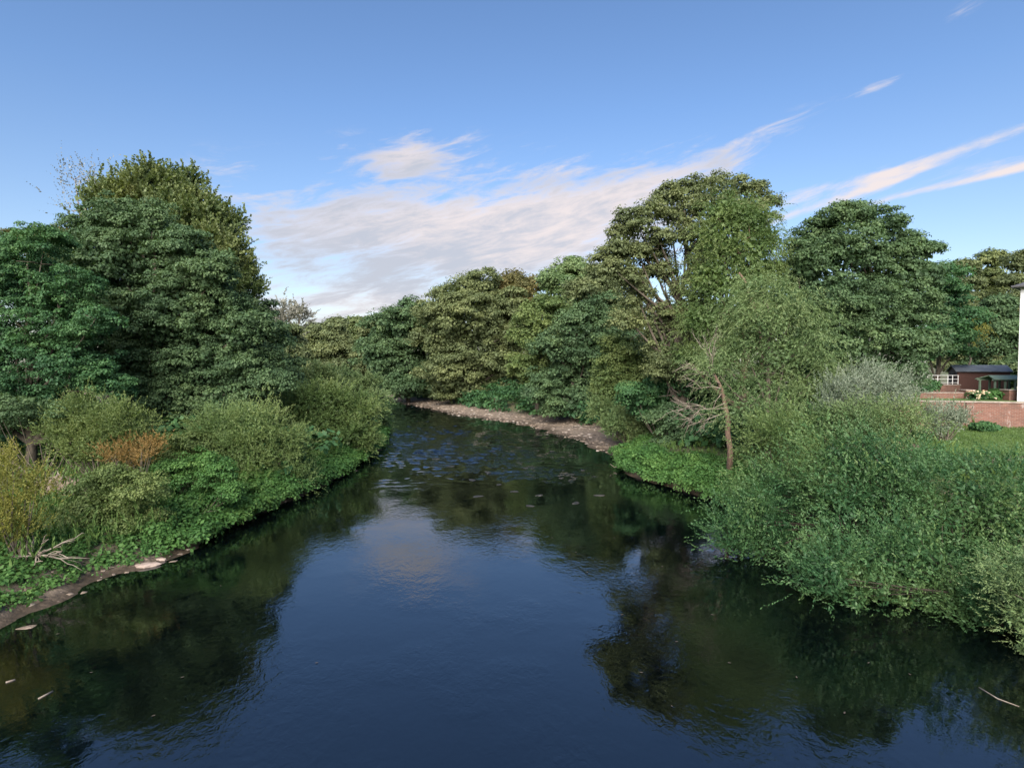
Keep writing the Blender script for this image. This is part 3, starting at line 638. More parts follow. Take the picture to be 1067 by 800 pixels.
shrub('bramble_shrub', 'low fresh green bramble behind the orange clump, under the sycamore', 185, 25, 'leaf_yellowgreen', [(170,468,16),(195,462,16),(210,470,14),(180,484,16),(155,490,12)], 110, style='broad')
shrub('elder_shrub', 'dark green elder filling the foot of the sycamore behind the willow shrubs', 215, 32, 'leaf_sycamore', [(180,440,20),(215,435,22),(245,430,16),(160,450,16),(225,450,16)], 111, style='broad')
shrub('hazel_shrub', 'dark shrub at the foot of the maple behind the bare brown ground', 40, 23.5, 'leaf_sycamore', [(10,430,22),(45,435,18),(-20,440,24),(75,432,16),(-60,430,30)], 112, style='broad')

# ------------------------------------------------------------------ shrubs and small trees of the right bank
shrub('elder_shrub', 'large dark elder under the oak, behind the dead twisted branches', 690, 36.5, 'leaf_deep', [(660,415,16),(690,405,20),(720,400,20),(745,405,18),(680,430,16),(715,428,18),(755,430,16),(775,415,18)], 138, style='broad')
shrub('comfrey_clump', 'bright green leafy plants at the water behind the fallen log', 680, 30.5, 'leaf_bright', [(662,478,10),(682,480,13),(702,484,13),(690,492,9)], 120, style='broad')
shrub('comfrey_clump', 'bright green leafy plants at the water below the bare trunk', 745, 28, 'leaf_bright', [(722,487,14),(740,490,16),(758,496,15),(735,505,12),(748,513,10),(715,500,8)], 121, style='broad')
shrub('willow_shrub', 'grey-green willow shrub at the near end of the gravel bar', 655, 40, 'leaf_willow', [(628,428,12),(650,440,14),(636,445,10),(668,450,13),(688,455,13),(655,455,9)], 122, **W)
shrub('elder_shrub', 'dark shrub behind the bright plants and the bare trunk', 710, 34, 'leaf_sycamore', [(690,435,14),(708,450,15),(730,458,14),(760,455,16),(690,462,10)], 123, style='broad')
shrub('elder_shrub', 'dark undergrowth shrub under the oak behind the dead branches', 720, 40, 'leaf_deep', [(700,415,18),(730,420,20),(765,425,18),(670,430,14)], 124, style='broad')
WL = dict(up=0.15, droop=0.8, asp=0.12, shoots=6, dens=1.3, wind=(-0.25, 0, 0.1), cr=0.55, jit=.26, size=.13)
tree('white_willow_tree', 'blue-green windblown willow in front of the tall willow, hanging over the bare trunk', 'tree', 800, 26, 'leaf_willow', seed=125, gap=.08, style='shoot', bark='bark',
     lobes=[(790,300,16),(812,308,16),(828,325,18),(846,345,18),(800,335,24),(770,330,18),(775,358,22),(755,372,18),(815,368,28),(855,378,20),(868,398,14),(795,400,26),(838,408,24),(765,402,18),(742,386,10),(780,430,24),(820,435,24)], **WL)
shrub('silver_willow_shrub', 'silvery windblown willow shrub standing in front of the horse chestnut', 905, 22.5, 'leaf_silver', [(880,402,16),(905,396,16),(930,404,14),(895,420,22),(925,424,18),(868,420,14),(945,415,8)], 126, up=0.5, asp=0.15, shoots=5, wind=(0.35, 0, 0.1))
shrub('willow_shrub', 'mid green willow shrub directly below the silvery willow shrub', 905, 21.5, 'leaf_willow', [(890,440,24),(925,442,22),(950,440,14),(865,442,20),(910,462,22)], 127, **W)
shrub('buddleia_shrub', 'pale pinkish silver shrub in front of the brick garden wall', 985, 25.5, 'leaf_silver', [(976,436,8),(990,434,8),(1002,438,6),(982,444,9),(966,434,6)], 128, up=0.6, asp=0.2, cr=0.3)
RV = dict(up=0.35, asp=0.22, shoots=5, dens=1.15, wind=(-0.3, 0, 0.05), cr=0.42, jit=.26, gap=.10, size=.10, bark='bark_dark')
shrub('willow_shrub', 'warm green willow shrub right of the bare trunk, with yellow leaves at its side', 830, 21.5, 'leaf_willow_warm', [(798,456,13),(812,450,20),(838,458,22),(800,478,20),(822,484,26),(855,480,20)], 129, **RV)
shrub('willow_shrub', 'overhanging willow shrub whose outermost twigs reach farthest left over the water', 940, 18, 'leaf_river', [(785,520,22),(770,545,18),(760,565,13),(800,552,28),(835,522,30),(850,558,32),(790,578,18),(822,585,22),(810,505,18)], 130, **RV)
shrub('willow_shrub', 'broad blue-green willow shrub in the middle of the right bank thicket', 920, 17, 'leaf_river', [(870,480,26),(902,486,28),(938,490,26),(880,518,32),(920,525,36),(955,510,26)], 131, **RV)
shrub('willow_shrub', 'low willow shrub hanging over the dark water at the thicket front', 1045, 14, 'leaf_river', [(862,598,28),(900,588,38),(884,622,24),(930,618,32),(950,578,36),(925,640,15),(848,606,16),(905,640,14),(962,622,26),(998,634,24),(1035,648,24,-1)], 132, **RV)
shrub('willow_shrub', 'tall willow shrub right of the thicket middle, below the hedge', 1010, 15, 'leaf_river', [(972,540,34),(1010,522,34),(1045,530,34),(992,578,40),(1040,582,40),(1080,555,40),(975,605,26),(1000,648,24,-1.5),(1040,662,24,-2),(968,632,22,-1),(1035,620,34,-1),(1065,665,22,-2)], 133, **RV)
shrub('osier_shrub', 'spiky pale-tipped osier nearest the camera at the right edge', 1200, 11.5, 'leaf_willow', [(1064,612,22),(1088,600,36),(1066,642,20),(1095,645,40),(1085,675,26)], 134, up=0.2, asp=0.15, shoots=4, wind=(-0.6, 0, -0.05), dens=0.8)
shrub('hedge_shrub', 'bushy dark green shrub at the lower edge of the lawn', 985, 20.5, 'leaf_deep', [(960,482,14),(985,488,16),(1005,492,16),(968,505,20),(1000,510,20)], 135, style='shoot', up=0.6, asp=0.25)
shrub('hedge_shrub', 'mixed green shrub below the lawn at the right edge', 1050, 19.5, 'leaf_river', [(1030,492,16),(1055,492,16),(1080,494,18),(1040,512,20),(1070,515,20)], 136, style='shoot', up=0.6, asp=0.25)
shrub('elder_shrub', 'dark elder closing the foot of the horse chestnut', 880, 32, 'leaf_deep', [(850,405,22),(880,415,20),(910,415,18),(935,412,10)], 137, style='broad')

# ------------------------------------------------------------------ ground cover and stones (nobody could count them)
def cover(name, label, n, region, mat, rng, style, size, cr, per, mask=None, hgt=0.0, over=0.0):
    X = rng.uniform(region[0], region[1], n); Y = rng.uniform(region[2], region[3], n)
    ins = inside(X, Y); d = np.minimum(seg_dist(X, Y, LEFT), seg_dist(X, Y, RIGHT)); Z = height(X, Y)
    k = ~ins | (d < over); Z = np.maximum(Z, 0.12)
    if mask is not None: k &= mask(X, Y, d, Z)
    X, Y, Z = X[k], Y[k], Z[k]; m = len(X); T = 0.5 + 0.5 * np.sin(X * 0.9 + 1.3 * np.cos(Y * 0.7)); 
    C = np.stack([X, Y, Z + cr * 0.15 + hgt * rng.random(m)], -1); D = unit(rng.normal(0, 0.5, (m, 3)) + [0, 0, 1.0])
    if style == 'broad': parts = broad_leaves(rng, C, D, T, cr, per, size)
    else: parts = shoot_leaves(rng, C, D, T, cr * 1.3, per, size, up=1.0, asp=0.12, shoots=3, spread=0.25)
    parts = tuple(a[parts[0][:, 2] > 0.02] for a in parts)
    o = leaves_obj(name, *parts, MATS[mat], None); tag(o, label, 'plants', kind='stuff'); return o
rng = np.random.default_rng(5)
cover('nettles', 'low bright green nettles and weeds covering the left bank above the mud', 4200, (-22, -9.5, 8, 22), 'leaf_bright', rng, 'broad', 0.10, 0.30, 34, lambda X, Y, d, Z: (d > 0.28) & (d < 8) & ~((np.hypot((X + 15.6) / 2.0, (Y - 18.3) / 1.2)) < 1))
cover('grass', 'rough grass between the shrubs of both banks', 9000, (-40, 34, 8, 60), 'leaf_grass', rng, 'shoot', 0.30, 0.28, 5, lambda X, Y, d, Z: (d > 1.0) & ((X < 0) | (Y < 38) | (d > 6)) & ~((X > 17) & (Y < 31)))
cover('tall_weeds', 'tall rank grass and willowherb growing up between the left bank shrubs', 1300, (-22, -10, 15, 40), 'leaf_grass', rng, 'shoot', 0.18, 0.42, 12, lambda X, Y, d, Z: (d > 0.8) & (d < 7), hgt=0.4)
cover('lawn_grass', 'short mown grass of the garden lawn', 9000, (17.5, 34, 21.5, 31.3), 'leaf_grass', rng, 'shoot', 0.07, 0.07, 4, None)
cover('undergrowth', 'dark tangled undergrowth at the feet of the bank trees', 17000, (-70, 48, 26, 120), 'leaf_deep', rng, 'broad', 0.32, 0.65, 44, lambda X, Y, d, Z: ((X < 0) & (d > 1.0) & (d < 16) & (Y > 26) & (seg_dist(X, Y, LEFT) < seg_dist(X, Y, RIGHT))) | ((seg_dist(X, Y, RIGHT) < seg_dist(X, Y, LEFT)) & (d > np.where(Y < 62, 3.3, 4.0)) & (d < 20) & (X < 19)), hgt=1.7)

edgeL = lambda X, Y, d, Z: (d < 1.7) & (X < 0) & (Y > 17.8) & (seg_dist(X, Y, LEFT) < 1.7)
edgeR = lambda X, Y, d, Z: (d < 1.7) & (X > 0)
cover('bank_weeds', 'fresh green weeds hanging over the water edge of the left bank', 13000, (-18, -6, 17, 60), 'leaf_bright', rng, 'broad', 0.11, 0.34, 70, edgeL, hgt=0.45, over=0.25)
cover('bank_weeds', 'weeds and trailing leaves hanging over the water edge of the right bank', 3600, (6, 13, 20, 37), 'leaf_bright', rng, 'broad', 0.11, 0.34, 70, edgeR, hgt=0.45, over=0.25)
cover('trailing_willow', 'trailing willow shoots hanging to the water under the right bank thicket', 2200, (8, 14, 5, 22), 'leaf_river', rng, 'broad', 0.075, 0.30, 60, edgeR, hgt=0.9, over=0.35)
def stones(name, label, pts, rng, mat):
    base = np.array([(-1,-1,0),(1,-1,0),(1.2,.9,0),(-.8,1.1,0),(-.6,-.7,.8),(.7,-.5,.9),(.6,.7,.7),(-.6,.6,.9)]) * 0.5
    fc = np.array([(4,5,6,7),(0,1,5,4),(1,2,6,5),(2,3,7,6),(3,0,4,7)]); n = len(pts)
    a = rng.uniform(0, 6.28, n); sc_ = pts[:, 3] * rng.uniform(.7, 1.3, n)
    B = base[None] * (sc_[:, None, None] * np.stack([rng.uniform(.8, 1.5, n), rng.uniform(.7, 1.1, n), rng.uniform(.3, .7, n)], -1)[:, None, :]) * rng.uniform(0.8, 1.2, (n, 8, 1))
    x = B[..., 0] * np.cos(a)[:, None] - B[..., 1] * np.sin(a)[:, None]; y = B[..., 0] * np.sin(a)[:, None] + B[..., 1] * np.cos(a)[:, None]
    V = np.stack([x, y, B[..., 2]], -1) + pts[:, None, :3]; Fc = (np.arange(n)[:, None, None] * 8 + fc[None]).reshape(-1, 4)
    me = bpy.data.meshes.new(name); fill(me, V.reshape(-1, 3), Fc, MATS[mat], np.repeat(rng.random(n), 5)); o = bpy.data.objects.new(name, me); COL.objects.link(o)
    return tag(o, label, 'stones', kind='stuff')
def stone_mat():
    m, N, out = new_mat('pebble')
    at = N.node('ShaderNodeAttribute', attribute_name='tint').outputs['Fac']
    p = N.node('ShaderNodeBsdfPrincipled'); N.put(p.inputs['Base Color'], N.ramp(at, [(0, (.06,.048,.04)), (.4, (.16,.125,.10)), (.8, (.25,.195,.155)), (1, (.40,.35,.31))])); p.inputs['Roughness'].default_value = 0.85
    N.l.new(p.outputs[0], out.inputs[0])
stone_mat()
n = 60000; X = rng.uniform(-34, 12, n); Y = rng.uniform(34, 112, n); d = seg_dist(X, Y, RIGHT)
k = (d < 5.2) & (height(X, Y) > -0.12) & (seg_dist(X, Y, LEFT) > d) & (rng.random(n) < 0.9)
X, Y = X[k], Y[k]; stones('beach_pebbles', 'brown and pink pebbles of the gravel bar below the right bank trees', np.stack([X, Y, height(X, Y) - 0.01, 0.06 + 0.22 * rng.random(len(X)) ** 3], -1), rng, 'pebble')
n = 5000; X = rng.uniform(-18, -8, n); Y = rng.uniform(9, 34, n); d = seg_dist(X, Y, LEFT); k = (d < 0.9) & (height(X, Y) > -0.15)
X, Y = X[k], Y[k]; stones('shore_stones', 'small stones along the muddy water edge of the left bank', np.stack([X, Y, height(X, Y) - 0.01, 0.03 + 0.14 * rng.random(len(X)) ** 4], -1), rng, 'pebble')

# ------------------------------------------------------------------ garden on the right
def slab(name, x0, x1, y0, y1, z0, z1, mat, kind=None):
    b = MB(); b.box(x0, x1, y0, y1, z0, z1); o = b.build(name, MATS[mat]); return tag(o, kind=kind)
LZ = 2.5; TZ = 3.85
tag(grid_sheet('lawn', np.linspace(17.5, 34, 60), np.linspace(21.5, 31.5, 40), lambda X, Y: height(X, Y) + 0.03, MATS['lawn']), kind='structure')
mb = MB(); mb.v = [(18, 33.6, 2.3), (60, 21.0, 2.3), (60, 50, 2.3), (18, 50, 2.3), (18, 33.6, TZ - 0.06), (60, 21.0, TZ - 0.06), (60, 50, TZ - 0.06), (18, 50, TZ - 0.06)]
mb.f = [(0,3,2,1),(4,5,6,7),(0,1,5,4),(1,2,6,5),(2,3,7,6),(3,0,4,7)]; tag(mb.build('garden_terrace', MATS['lawn']), kind='structure')
o = empty('brick_wall', (17.8, 33.35, 0), 'long weathered brick garden wall with pale stained patches above the lawn', 'wall', rz=math.atan2(-3, 10))
b = MB(); b.box(0, 24, 0, 0.24, 2.2, TZ); b.build('wall', MATS['brick_worn'], o)
b = MB(); b.box(-0.04, 24.04, -0.05, 0.29, TZ, TZ + 0.07, 0.01); b.build('coping', MATS['coping'], o)
for i in range(5):
    b = MB(); b.box(3.0 + i * 4.2, 3.35 + i * 4.2, -0.10, -0.002, 2.2, TZ - 0.02); b.build('buttress', MATS['brick_worn'], o)

q = P(1007.5, 411, 36)
o = empty('brick_pier', (q[0], q[1], TZ), 'square red brick pier at the end of the low garden wall, left of the flowers', 'pier')
b = MB(); b.box(-.26, .26, -.26, .26, -.1, .42); b.build('pier', MATS['brick'], o); b = MB(); b.box(-.30, .30, -.30, .30, .42, .48, .01); b.build('cap', MATS['coping'], o)
o = empty('low_brick_wall', (q[0] - .27, q[1], TZ), 'low brick wall running left from the square pier', 'wall')
b = MB(); b.box(-4.2, -.002, -.11, .11, -.1, .26); b.build('wall', MATS['brick'], o); b = MB(); b.box(-4.2, -.002, -.14, .14, .26, .31, .008); b.build('coping', MATS['coping'], o)
q2 = P(1053, 412, 34)
o = empty('brick_pier', (q2[0], q2[1], TZ), 'brick pier beside the corner of the white house', 'pier')
b = MB(); b.box(-.34, .34, -.3, .3, -.1, .52); b.build('pier', MATS['brick'], o); b = MB(); b.box(-.38, .38, -.34, .34, .52, .58, .01); b.build('cap', MATS['coping'], o)
q3 = P(978, 399, 40)
o = empty('raised_planter', (q3[0], q3[1], TZ), 'raised orange-red brick terrace block carrying a white railing', 'planter')
b = MB(); b.box(-1.15, 1.05, -.6, .9, -.1, .62); b.build('wall', MATS['brick'], o); b = MB(); b.box(-1.18, 1.08, -.63, .93, .62, .67, .008); b.build('coping', MATS['coping'], o)
def railing(loc, label, xs, h, rails, rz=0):
    o = empty('white_railing', loc, label, 'railing', rz=rz)
    for x in xs:
        b = MB(); b.tube([(x, 0, 0), (x, 0, h)], [.02, .02], 8); b.build('post', MATS['white_paint'], o)
    for z in rails:
        b = MB(); b.tube([(xs[0] - .04, 0, z), (xs[-1] + .04, 0, z)], [.014, .014], 8); b.build('rail', MATS['white_paint'], o)
railing((q3[0], q3[1] - .45, TZ + .67), 'white tube railing on top of the raised brick block', (-1.1, -.4, .3, .62, 1.0), .62, (.12, .36, .62))
railing((q2[0] + .5, q2[1] - .1, TZ), 'short white railing between the brick pier and the white house', (0, .9, 1.8), .55, (.2, .54), rz=math.radians(-30))

q = P(1019, 400, 41.5)
o = empty('garden_shed', (q[0], q[1], TZ), 'dark red timber shed with a grey felt roof behind the flowers', 'shed', rz=math.radians(-24))
b = MB(); b.box(-1.5, 1.5, -1.1, 1.1, 0, 1.55)
n = len(b.v); b.v += [(-1.5, -1.1, 1.552), (-1.5, 1.1, 1.552), (-1.5, 0, 1.93), (1.5, -1.1, 1.552), (1.5, 1.1, 1.552), (1.5, 0, 1.93)]; b.f += [(n, n+2, n+1), (n+3, n+4, n+5), (n, n+3, n+5, n+2), (n+1, n+2, n+5, n+4)]
b.build('wall', MATS['shed_red'], o)
b = MB()
for s in (-1, 1):
    n = len(b.v); b.v += [(-1.62, s*1.26, 1.52), (1.62, s*1.26, 1.52), (1.62, 0, 1.95), (-1.62, 0, 1.95), (-1.62, s*1.26, 1.57), (1.62, s*1.26, 1.57), (1.62, 0, 2.0), (-1.62, 0, 2.0)]
    b.f += [(n,n+1,n+2,n+3),(n+4,n+7,n+6,n+5),(n,n+4,n+5,n+1),(n+1,n+5,n+6,n+2),(n+3,n+2,n+6,n+7),(n,n+3,n+7,n+4)]
b.build('roof', MATS['shed_roof'], o)
b = MB(); b.box(-1.53, -1.505, -.42, .38, .05, 1.45); dr = b.build('door', MATS['shed_dark'], o)
b = MB(); b.box(-1.56, -1.532, -.34, -.30, .7, .85); b.build('handle', MATS['grey_gutter'], dr)

q = P(1044, 400, 37.5)
o = empty('garden_pergola', (q[0], q[1], TZ), 'pale green timber frame shelter between the shed and the white house', 'pergola')
for x in (-.95, -.3, .35, .98):
    for y in (-.6, .6):
        b = MB(); b.box(x - .045, x + .045, y - .045, y + .045, 0, 1.0); b.build('post', MATS['green_paint'], o)
for y in (-.6, .6):
    b = MB(); b.box(-1.1, 1.1, y - .06, y + .06, 1.002, 1.10); b.build('beam', MATS['green_paint'], o)
b = MB()
for s in (-1, 1):
    n = len(b.v); b.v += [(-1.15, s*.78, 1.06), (1.15, s*.78, 1.06), (.9, 0, 1.30), (-.9, 0, 1.30), (-1.15, s*.78, 1.11), (1.15, s*.78, 1.11), (.9, 0, 1.35), (-.9, 0, 1.35)]
    b.f += [(n,n+1,n+2,n+3),(n+4,n+7,n+6,n+5),(n,n+4,n+5,n+1),(n+1,n+5,n+6,n+2),(n+3,n+2,n+6,n+7),(n,n+3,n+7,n+4)]
b.build('roof', MATS['green_paint'], o)

c0 = P(1061, 378, 33.2)
o = empty('white_house', (c0[0], c0[1], TZ), 'white rendered two storey house at the right edge with a dark roof', 'house', rz=math.radians(-50))
HE = P(1061, 300, 33.2)[2] - TZ
b = MB(); b.box(0, 9, 0, 7, -.2, HE); b.build('wall', MATS['render_white'], o)
b = MB(); b.v = [(-.3,-.3,HE+.004),(9.3,-.3,HE+.004),(9.3,7.3,HE+.004),(-.3,7.3,HE+.004),(-.3,-.3,HE+.12),(9.3,-.3,HE+.12),(9.3,7.3,HE+.12),(-.3,7.3,HE+.12),(3.2,3.5,HE+1.9),(5.8,3.5,HE+1.9)]
b.f = [(0,3,2,1),(0,1,5,4),(1,2,6,5),(2,3,7,6),(3,0,4,7),(4,5,9,8),(5,6,9),(6,7,8,9),(7,4,8)]; rf = b.build('roof', MATS['roof_slate'], o)
b = MB(); b.box(4.2, 4.9, 3.6, 4.2, HE + 1.2, HE + 2.7); b.build('chimney', MATS['brick'], rf)
b = MB(); b.tube([(-.36, -.36, HE + .06), (9.3, -.36, HE + .06)], [.07, .07], 8); b.build('gutter', MATS['grey_gutter'], o)
b = MB(); b.tube([(1.25, -.07, HE), (1.25, -.07, 0)], [.045, .045], 8); b.build('drainpipe', MATS['grey_gutter'], o)
for x in (1.8, 5.4):
    for z in (1.0, 3.9):
        b = MB(); b.box(x, x + 1.4, -.012, -.003, z, z + 1.2); w_ = b.build('window', MATS['window_glass'], o)
        b = MB(); b.box(x - .07, x, -.06, -.003, z - .07, z + 1.27); b.box(x + 1.4, x + 1.47, -.06, -.003, z - .07, z + 1.27); b.box(x + .002, x + 1.398, -.055, -.003, z + 1.2, z + 1.27); b.box(x + .002, x + 1.398, -.055, -.003, z - .07, z)
        b.box(x + .67, x + .73, -.05, -.014, z + .002, z + 1.198); b.build('frame', MATS['white_paint'], w_)
        b = MB(); b.box(x - .12, x + 1.52, -.14, -.003, z - .14, z - .073); b.build('sill', MATS['coping'], w_)

q = P(1022, 411, 34.5)
o = empty('rose_bush', (q[0], q[1], TZ), 'rose bush full of pink and cream flowers on top of the garden wall', 'flower bush')
LB = [(-.45, 0, .1, .32, .26), (.0, .05, .16, .36, .30), (.45, 0, .1, .32, .26)]
C, D, T = puffs(rng, LB, .12); leaves_obj('foliage', *join(broad_leaves(rng, C, D, T, .12, 30, .08), core_leaves(rng, LB, 900, .12)), MATS['leaf_deep'], o)
C, D, T = puffs(rng, [(l[0], l[1], l[2] + .03, l[3] * 1.08, l[4] * 1.08) for l in LB], .17, down=0.0, gap=.35); leaves_obj('blossoms', *broad_leaves(rng, C, D, T, .075, 22, .075, flat=.9, asp=.6), MATS['petal'], o)
for i, (px, py, dd, r, mt, lb) in enumerate([(1038, 412, 35.5, 4, 'leaf_bright', 'fresh green shrub between the roses and the pergola'), (962, 404, 38, 6, 'leaf_deep', 'dark green shrub left of the low brick wall'),
                                            (1025, 446, 29.6, 4, 'leaf_deep', 'weeds growing against the foot of the garden wall'), (1050, 395, 45, 14, 'leaf_willow', 'grey-green shrub behind the pergola')]):
    shrub('garden_shrub', lb, px, dd, mt, [(px - r, py, r), (px + r, py, r), (px, py - r * .4, r)], 150 + i, style='broad', base_z=TZ - .1 if i != 2 else LZ, cr=.25)

# ------------------------------------------------------------------ dead wood, rocks, small things
def branchy(mb, rng, a, b, r, levels, spread=0.5, kids=4):
    a, b = np.array(a, float), np.array(b, float); L = np.linalg.norm(b - a)
    pts = [a]
    for t in (0.25, 0.5, 0.75, 1.0): pts.append(a + (b - a) * t + rng.normal(0, 0.05, 3) * L)
    mb.tube(pts, [r * (1 - 0.75 * t) for t in (0, .25, .5, .75, 1)], 5 if levels else 4)
    if levels:
        for _ in range(kids):
            i = rng.integers(1, 4); d = unit(unit(b - a) + rng.normal(0, spread, 3))
            branchy(mb, rng, pts[i], pts[i] + d * L * rng.uniform(.35, .7), r * .5, levels - 1, spread, kids)
rg = np.random.default_rng(77)
g = P(760, 470, 26.0); zb = hz(g[0], g[1])
o = empty('bare_trunk_tree', (g[0], g[1], zb), 'bare reddish trunk with dead twisted branches under the windblown willow', 'tree'); t0 = np.array([g[0], g[1], zb])
mb = MB(); pts = [np.array([0, 0, -.3])] + [P(x_, y_, 25.6) - t0 for x_, y_ in ((761, 468), (758, 450), (759, 438), (756, 425), (752, 405), (742, 385))]
mb.tube(pts, [.16, .13, .115, .12, .10, .075, .04], 9); mb.build('trunk', MATS['bark_red'], o, True)
mb = MB()
for a, b_, r in [((756,425),(700,418),.05), ((755,420),(705,440),.05), ((756,430),(712,452),.04), ((752,405),(715,400),.06), ((745,390),(728,355),.05), ((745,392),(712,378),.05), ((752,410),(735,440),.035), ((742,385),(740,350),.04), ((750,400),(725,385),.04)]:
    branchy(mb, rg, P(*a, 25.5) - t0, P(*b_, 25.6 + rg.uniform(-.5, .9)) - t0, r * .62, 2, .5, 4)
mb.build('dead_branches', MATS['dead_wood'], o, True)
g = P(778, 300, 37.2); base = P(795, 400, 30.5)
o = empty('bare_limb', tuple(base), 'bare reddish leaning limb showing through the tall yellow-green willow', 'branch')
mb = MB(); mb.tube([(0, 0, 0)] + [P(x_, y_, 30.2) - base for x_, y_ in ((790, 330), (783, 312), (776, 292), (770, 284))], [.13, .11, .09, .07, .04], 7)
branchy(mb, rg, P(786, 320, 30.2) - base, P(752, 325, 29.8) - base, .05, 1, .4, 3); mb.build('limb', MATS['bark_red'], o, True)
g = G(36, 575, 0.9); base = np.array([g[0], g[1], hz(g[0], g[1])])
o = empty('dead_branch', tuple(base), 'pale dead branches lying fanned out on the green bank at the left edge', 'branch')
mb = MB()
for (x_, y_, z_, r) in [(-.9, -.1, .25, .035), (-.7, .35, .6, .03), (1.1, -.25, .3, .04), (.9, .25, .55, .035), (.6, -.5, .2, .03), (1.3, .1, .15, .03), (-.3, .3, .8, .03), (.3, 0, .7, .035)]:
    branchy(mb, rg, (0, 0, .22), (x_, y_, z_), r, 1, .3, 3)
mb.build('branches', MATS['dead_wood'], o, True)
g = G(60, 515, 1.25); base = np.array([g[0], g[1], hz(g[0], g[1])])
o = empty('brush_heap', tuple(base), 'grey brown heap of cut brush and earth on the left bank', 'heap')
mb = MB(); rr = np.random.default_rng(3); nl, ns = 9, 22
for i in range(nl):
    ph = i / (nl - 1) * math.pi / 2
    for j in range(ns):
        th = j / ns * 2 * math.pi; k_ = 1 + rr.normal(0, .07); mb.v.append((1.15 * math.cos(ph) * math.cos(th) * k_, .7 * math.cos(ph) * math.sin(th) * k_, -.1 + .72 * math.sin(ph) * k_))
for i in range(nl - 1):
    for j in range(ns): j2 = (j + 1) % ns; mb.f.append((i*ns+j, i*ns+j2, (i+1)*ns+j2, (i+1)*ns+j))
mb.build('mound', MATS['debris'], o)
mb = MB()
for _ in range(70):
    a_ = rr.uniform(0, 6.28); q_ = rr.random() ** .5; z_ = .66 * (1 - q_ * q_) ** .5; p0 = np.array([1.1 * q_ * math.cos(a_), .68 * q_ * math.sin(a_), z_]); d_ = unit(rr.normal(size=3) * [1, 1, .35]); L_ = rr.uniform(.2, .8)
    mb.tube([p0 - d_ * L_ / 2, p0 + d_ * L_ / 2 + [0, 0, .06]], [.016, .008], 4)
mb.build('sticks', MATS['dead_wood'], o)

def rock(px, py, sx, sy, sz, label, seed, mat='rock', name='rock', rz=0.0, z=0.0, group=None, cat='rock'):  # flat-topped water-worn rock
    r_ = np.random.default_rng(seed); g = G(px, py, z); mb = MB(); nl, ns = 6, 12
    for i in range(nl):
        ph = -.5 + i / (nl - 1) * 2.0; 
        for j in range(ns):
            th = j / ns * 2 * math.pi; k_ = 1 + .16 * math.sin(3 * th + seed) + r_.normal(0, .05); c_ = max(.05, math.cos(min(ph, 1.5))) ** .45
            mb.v.append((sx * c_ * math.cos(th) * k_, sy * c_ * math.sin(th) * k_, sz * math.sin(ph) * (1 + r_.normal(0, .03))))
    for i in range(nl - 1):
        for j in range(ns): j2 = (j + 1) % ns; mb.f.append((i*ns+j, i*ns+j2, (i+1)*ns+j2, (i+1)*ns+j))
    mb.f.append(tuple((nl - 1) * ns + j for j in range(ns)))
    o = mb.build(name, MATS[mat]); o.location = (g[0], g[1], g[2]); o.rotation_euler.z = rz
    return tag(o, label, cat, group)
simple('wet_stone', (.012,.012,.010), (.035,.032,.028), 5, 0.5, 0.4)
simple('rock_pink', (.19, .145, .125), (.33, .265, .235), 4, 0.85, 0.5)
rock(152, 590, .36, .17, .10, 'flat pinkish slab of rock at the water edge, largest on the left bank', 1, 'rock_pink', rz=.35)
rock(165, 584, .22, .13, .09, 'smaller slab touching the right end of the large pinkish rock', 2, 'rock_pink', rz=.2)
rock(118, 595, .16, .07, .05, 'small pale stone at the end of the mud strip', 3, 'rock_pink', rz=.5)
rock(133, 592, .14, .06, .05, 'small stone between the pale one and the pinkish slab', 4, 'rock_pink', rz=.2)
rock(28, 655, .22, .12, .05, 'dark flat stone in the shallows off the mud strip', 5, 'debris', rz=.5, z=-.035)
rock(543, 435, .5, .3, .22, 'pale boulder resting at the water line of the gravel bar', 6, 'rock_pink')
g = P(660, 490, 31); lg = empty('fallen_log', (5.6, 33.2, 0.05), 'long thin pale log lying along the water edge below the bright plants', 'log')
mb = MB(); e0 = np.array(G(650, 490)) - [5.6, 33.2, 0]; e1 = np.array(G(712, 508)) - [5.6, 33.2, 0]
mb.tube([e0 + [0, 0, .03], e0 * .6 + e1 * .4 + [.0, -.08, .06], e0 * .25 + e1 * .75 + [0, .02, .02], e1], [.05, .09, .085, .06], 7); branchy(mb, rg, e0 + [0, 0, .05], e0 + [-.7, .2, .25], .03, 1, .4, 2); mb.build('log', MATS['bark_pale'], lg, True)
def twig(pts, r, label, name='floating_stick'):
    q = [G(*p) for p in pts]; mb = MB(); c = q[0]; mb.tube([p_ - c + [0, 0, .005] for p_ in q], [r, r * .9, r * .5][:len(q)], 5)
    o = mb.build(name, MATS['dead_wood'], None, True); o.location = tuple(c); tag(o, label, 'stick')
twig([(1020, 716), (1040, 728), (1062, 736)], .012, 'thin pale stick floating on the dark water near the lower right corner')
twig([(40, 728), (55, 720)], .016, 'short stick floating near the left edge of the water')
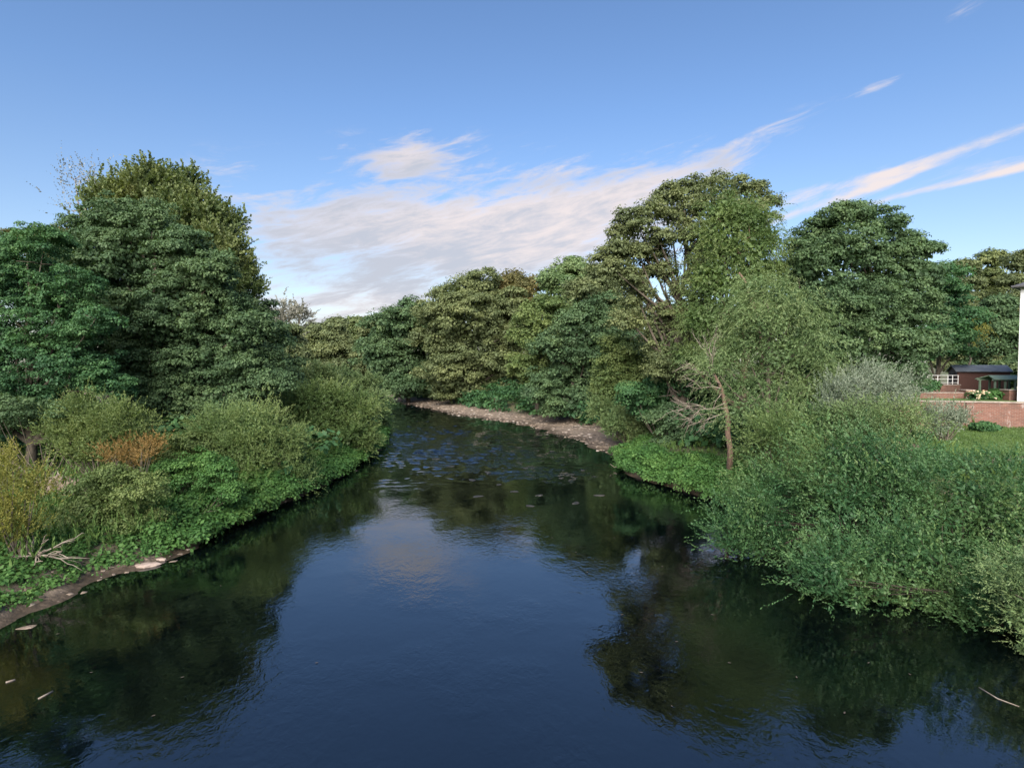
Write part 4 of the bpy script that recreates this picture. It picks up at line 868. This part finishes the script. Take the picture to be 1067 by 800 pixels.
twig([(6, 711), (16, 708)], .02, 'tiny pale stick floating at the very left edge')
for px, py, lb, sd in [(205, 552, 'pale dead twigs hanging in the water below the leafy shrub', 9), (235, 545, 'dead twigs dipping into the water right of the leafy shrub', 10), (275, 525, 'pale dead branch at the water below the nearest willow shrub', 12)]:
    g = G(px, py, 0); g[0] -= .3; r_ = np.random.default_rng(sd); mb = MB()
    for _ in range(4):
        branchy(mb, r_, (-.5, .2, .3), (r_.uniform(.2, .9), r_.uniform(-.5, .2), r_.uniform(0, .25)), .02, 2, .5, 3)
    o = mb.build('dead_twigs', MATS['dead_wood']); o.location = tuple(g); tag(o, lb, 'branch')

# stones breaking the surface of the riffle
r_ = np.random.default_rng(21); src = []
spots = [(455,478),(470,486),(492,500),(508,492),(520,505),(536,512),(548,488),(562,516),(600,524),(585,498),(430,462),(445,455),(468,462),(515,470),(540,466),(575,470),(607,490),(498,517),(552,527),(625,516)]
for i, (px, py) in enumerate(spots):
    o = rock(px, py, r_.uniform(.12, .30), r_.uniform(.10, .18), r_.uniform(.015, .035), 'dark wet stone just breaking the surface of the riffle', 30 + i, 'wet_stone', 'river_stone', r_.uniform(0, 3), group='stones breaking the surface of the riffle')

r_ = np.random.default_rng(31)
fl = [(648,640),(668,700),(705,668),(722,610),(612,596),(760,690),(830,705),(905,690),(948,702),(700,735),(742,640),(600,575),(575,560),(880,742),(640,560),(690,590),(95,700),(160,745),(60,660),(190,705),(230,610),(330,690)]
mb = MB(); mb.v = [(-.5, 0, 0), (-.2, .2, .004), (.2, .17, .004), (.55, 0, .01), (.2, -.17, .004), (-.2, -.2, .004)]; mb.f = [(0, 5, 4, 3, 2, 1)]
src = None
for px, py in fl:
    if src is None: o = src = mb.build('floating_leaf', MATS['pebble'])
    else: o = src.copy(); COL.objects.link(o)
    g = G(px, py, .012); o.location = tuple(g); o.scale = (r_.uniform(.05, .09),) * 3; o.rotation_euler.z = r_.uniform(0, 6)
    tag(o, 'small pale fallen leaf floating on the dark river surface', 'leaf', 'fallen leaves floating on the river')
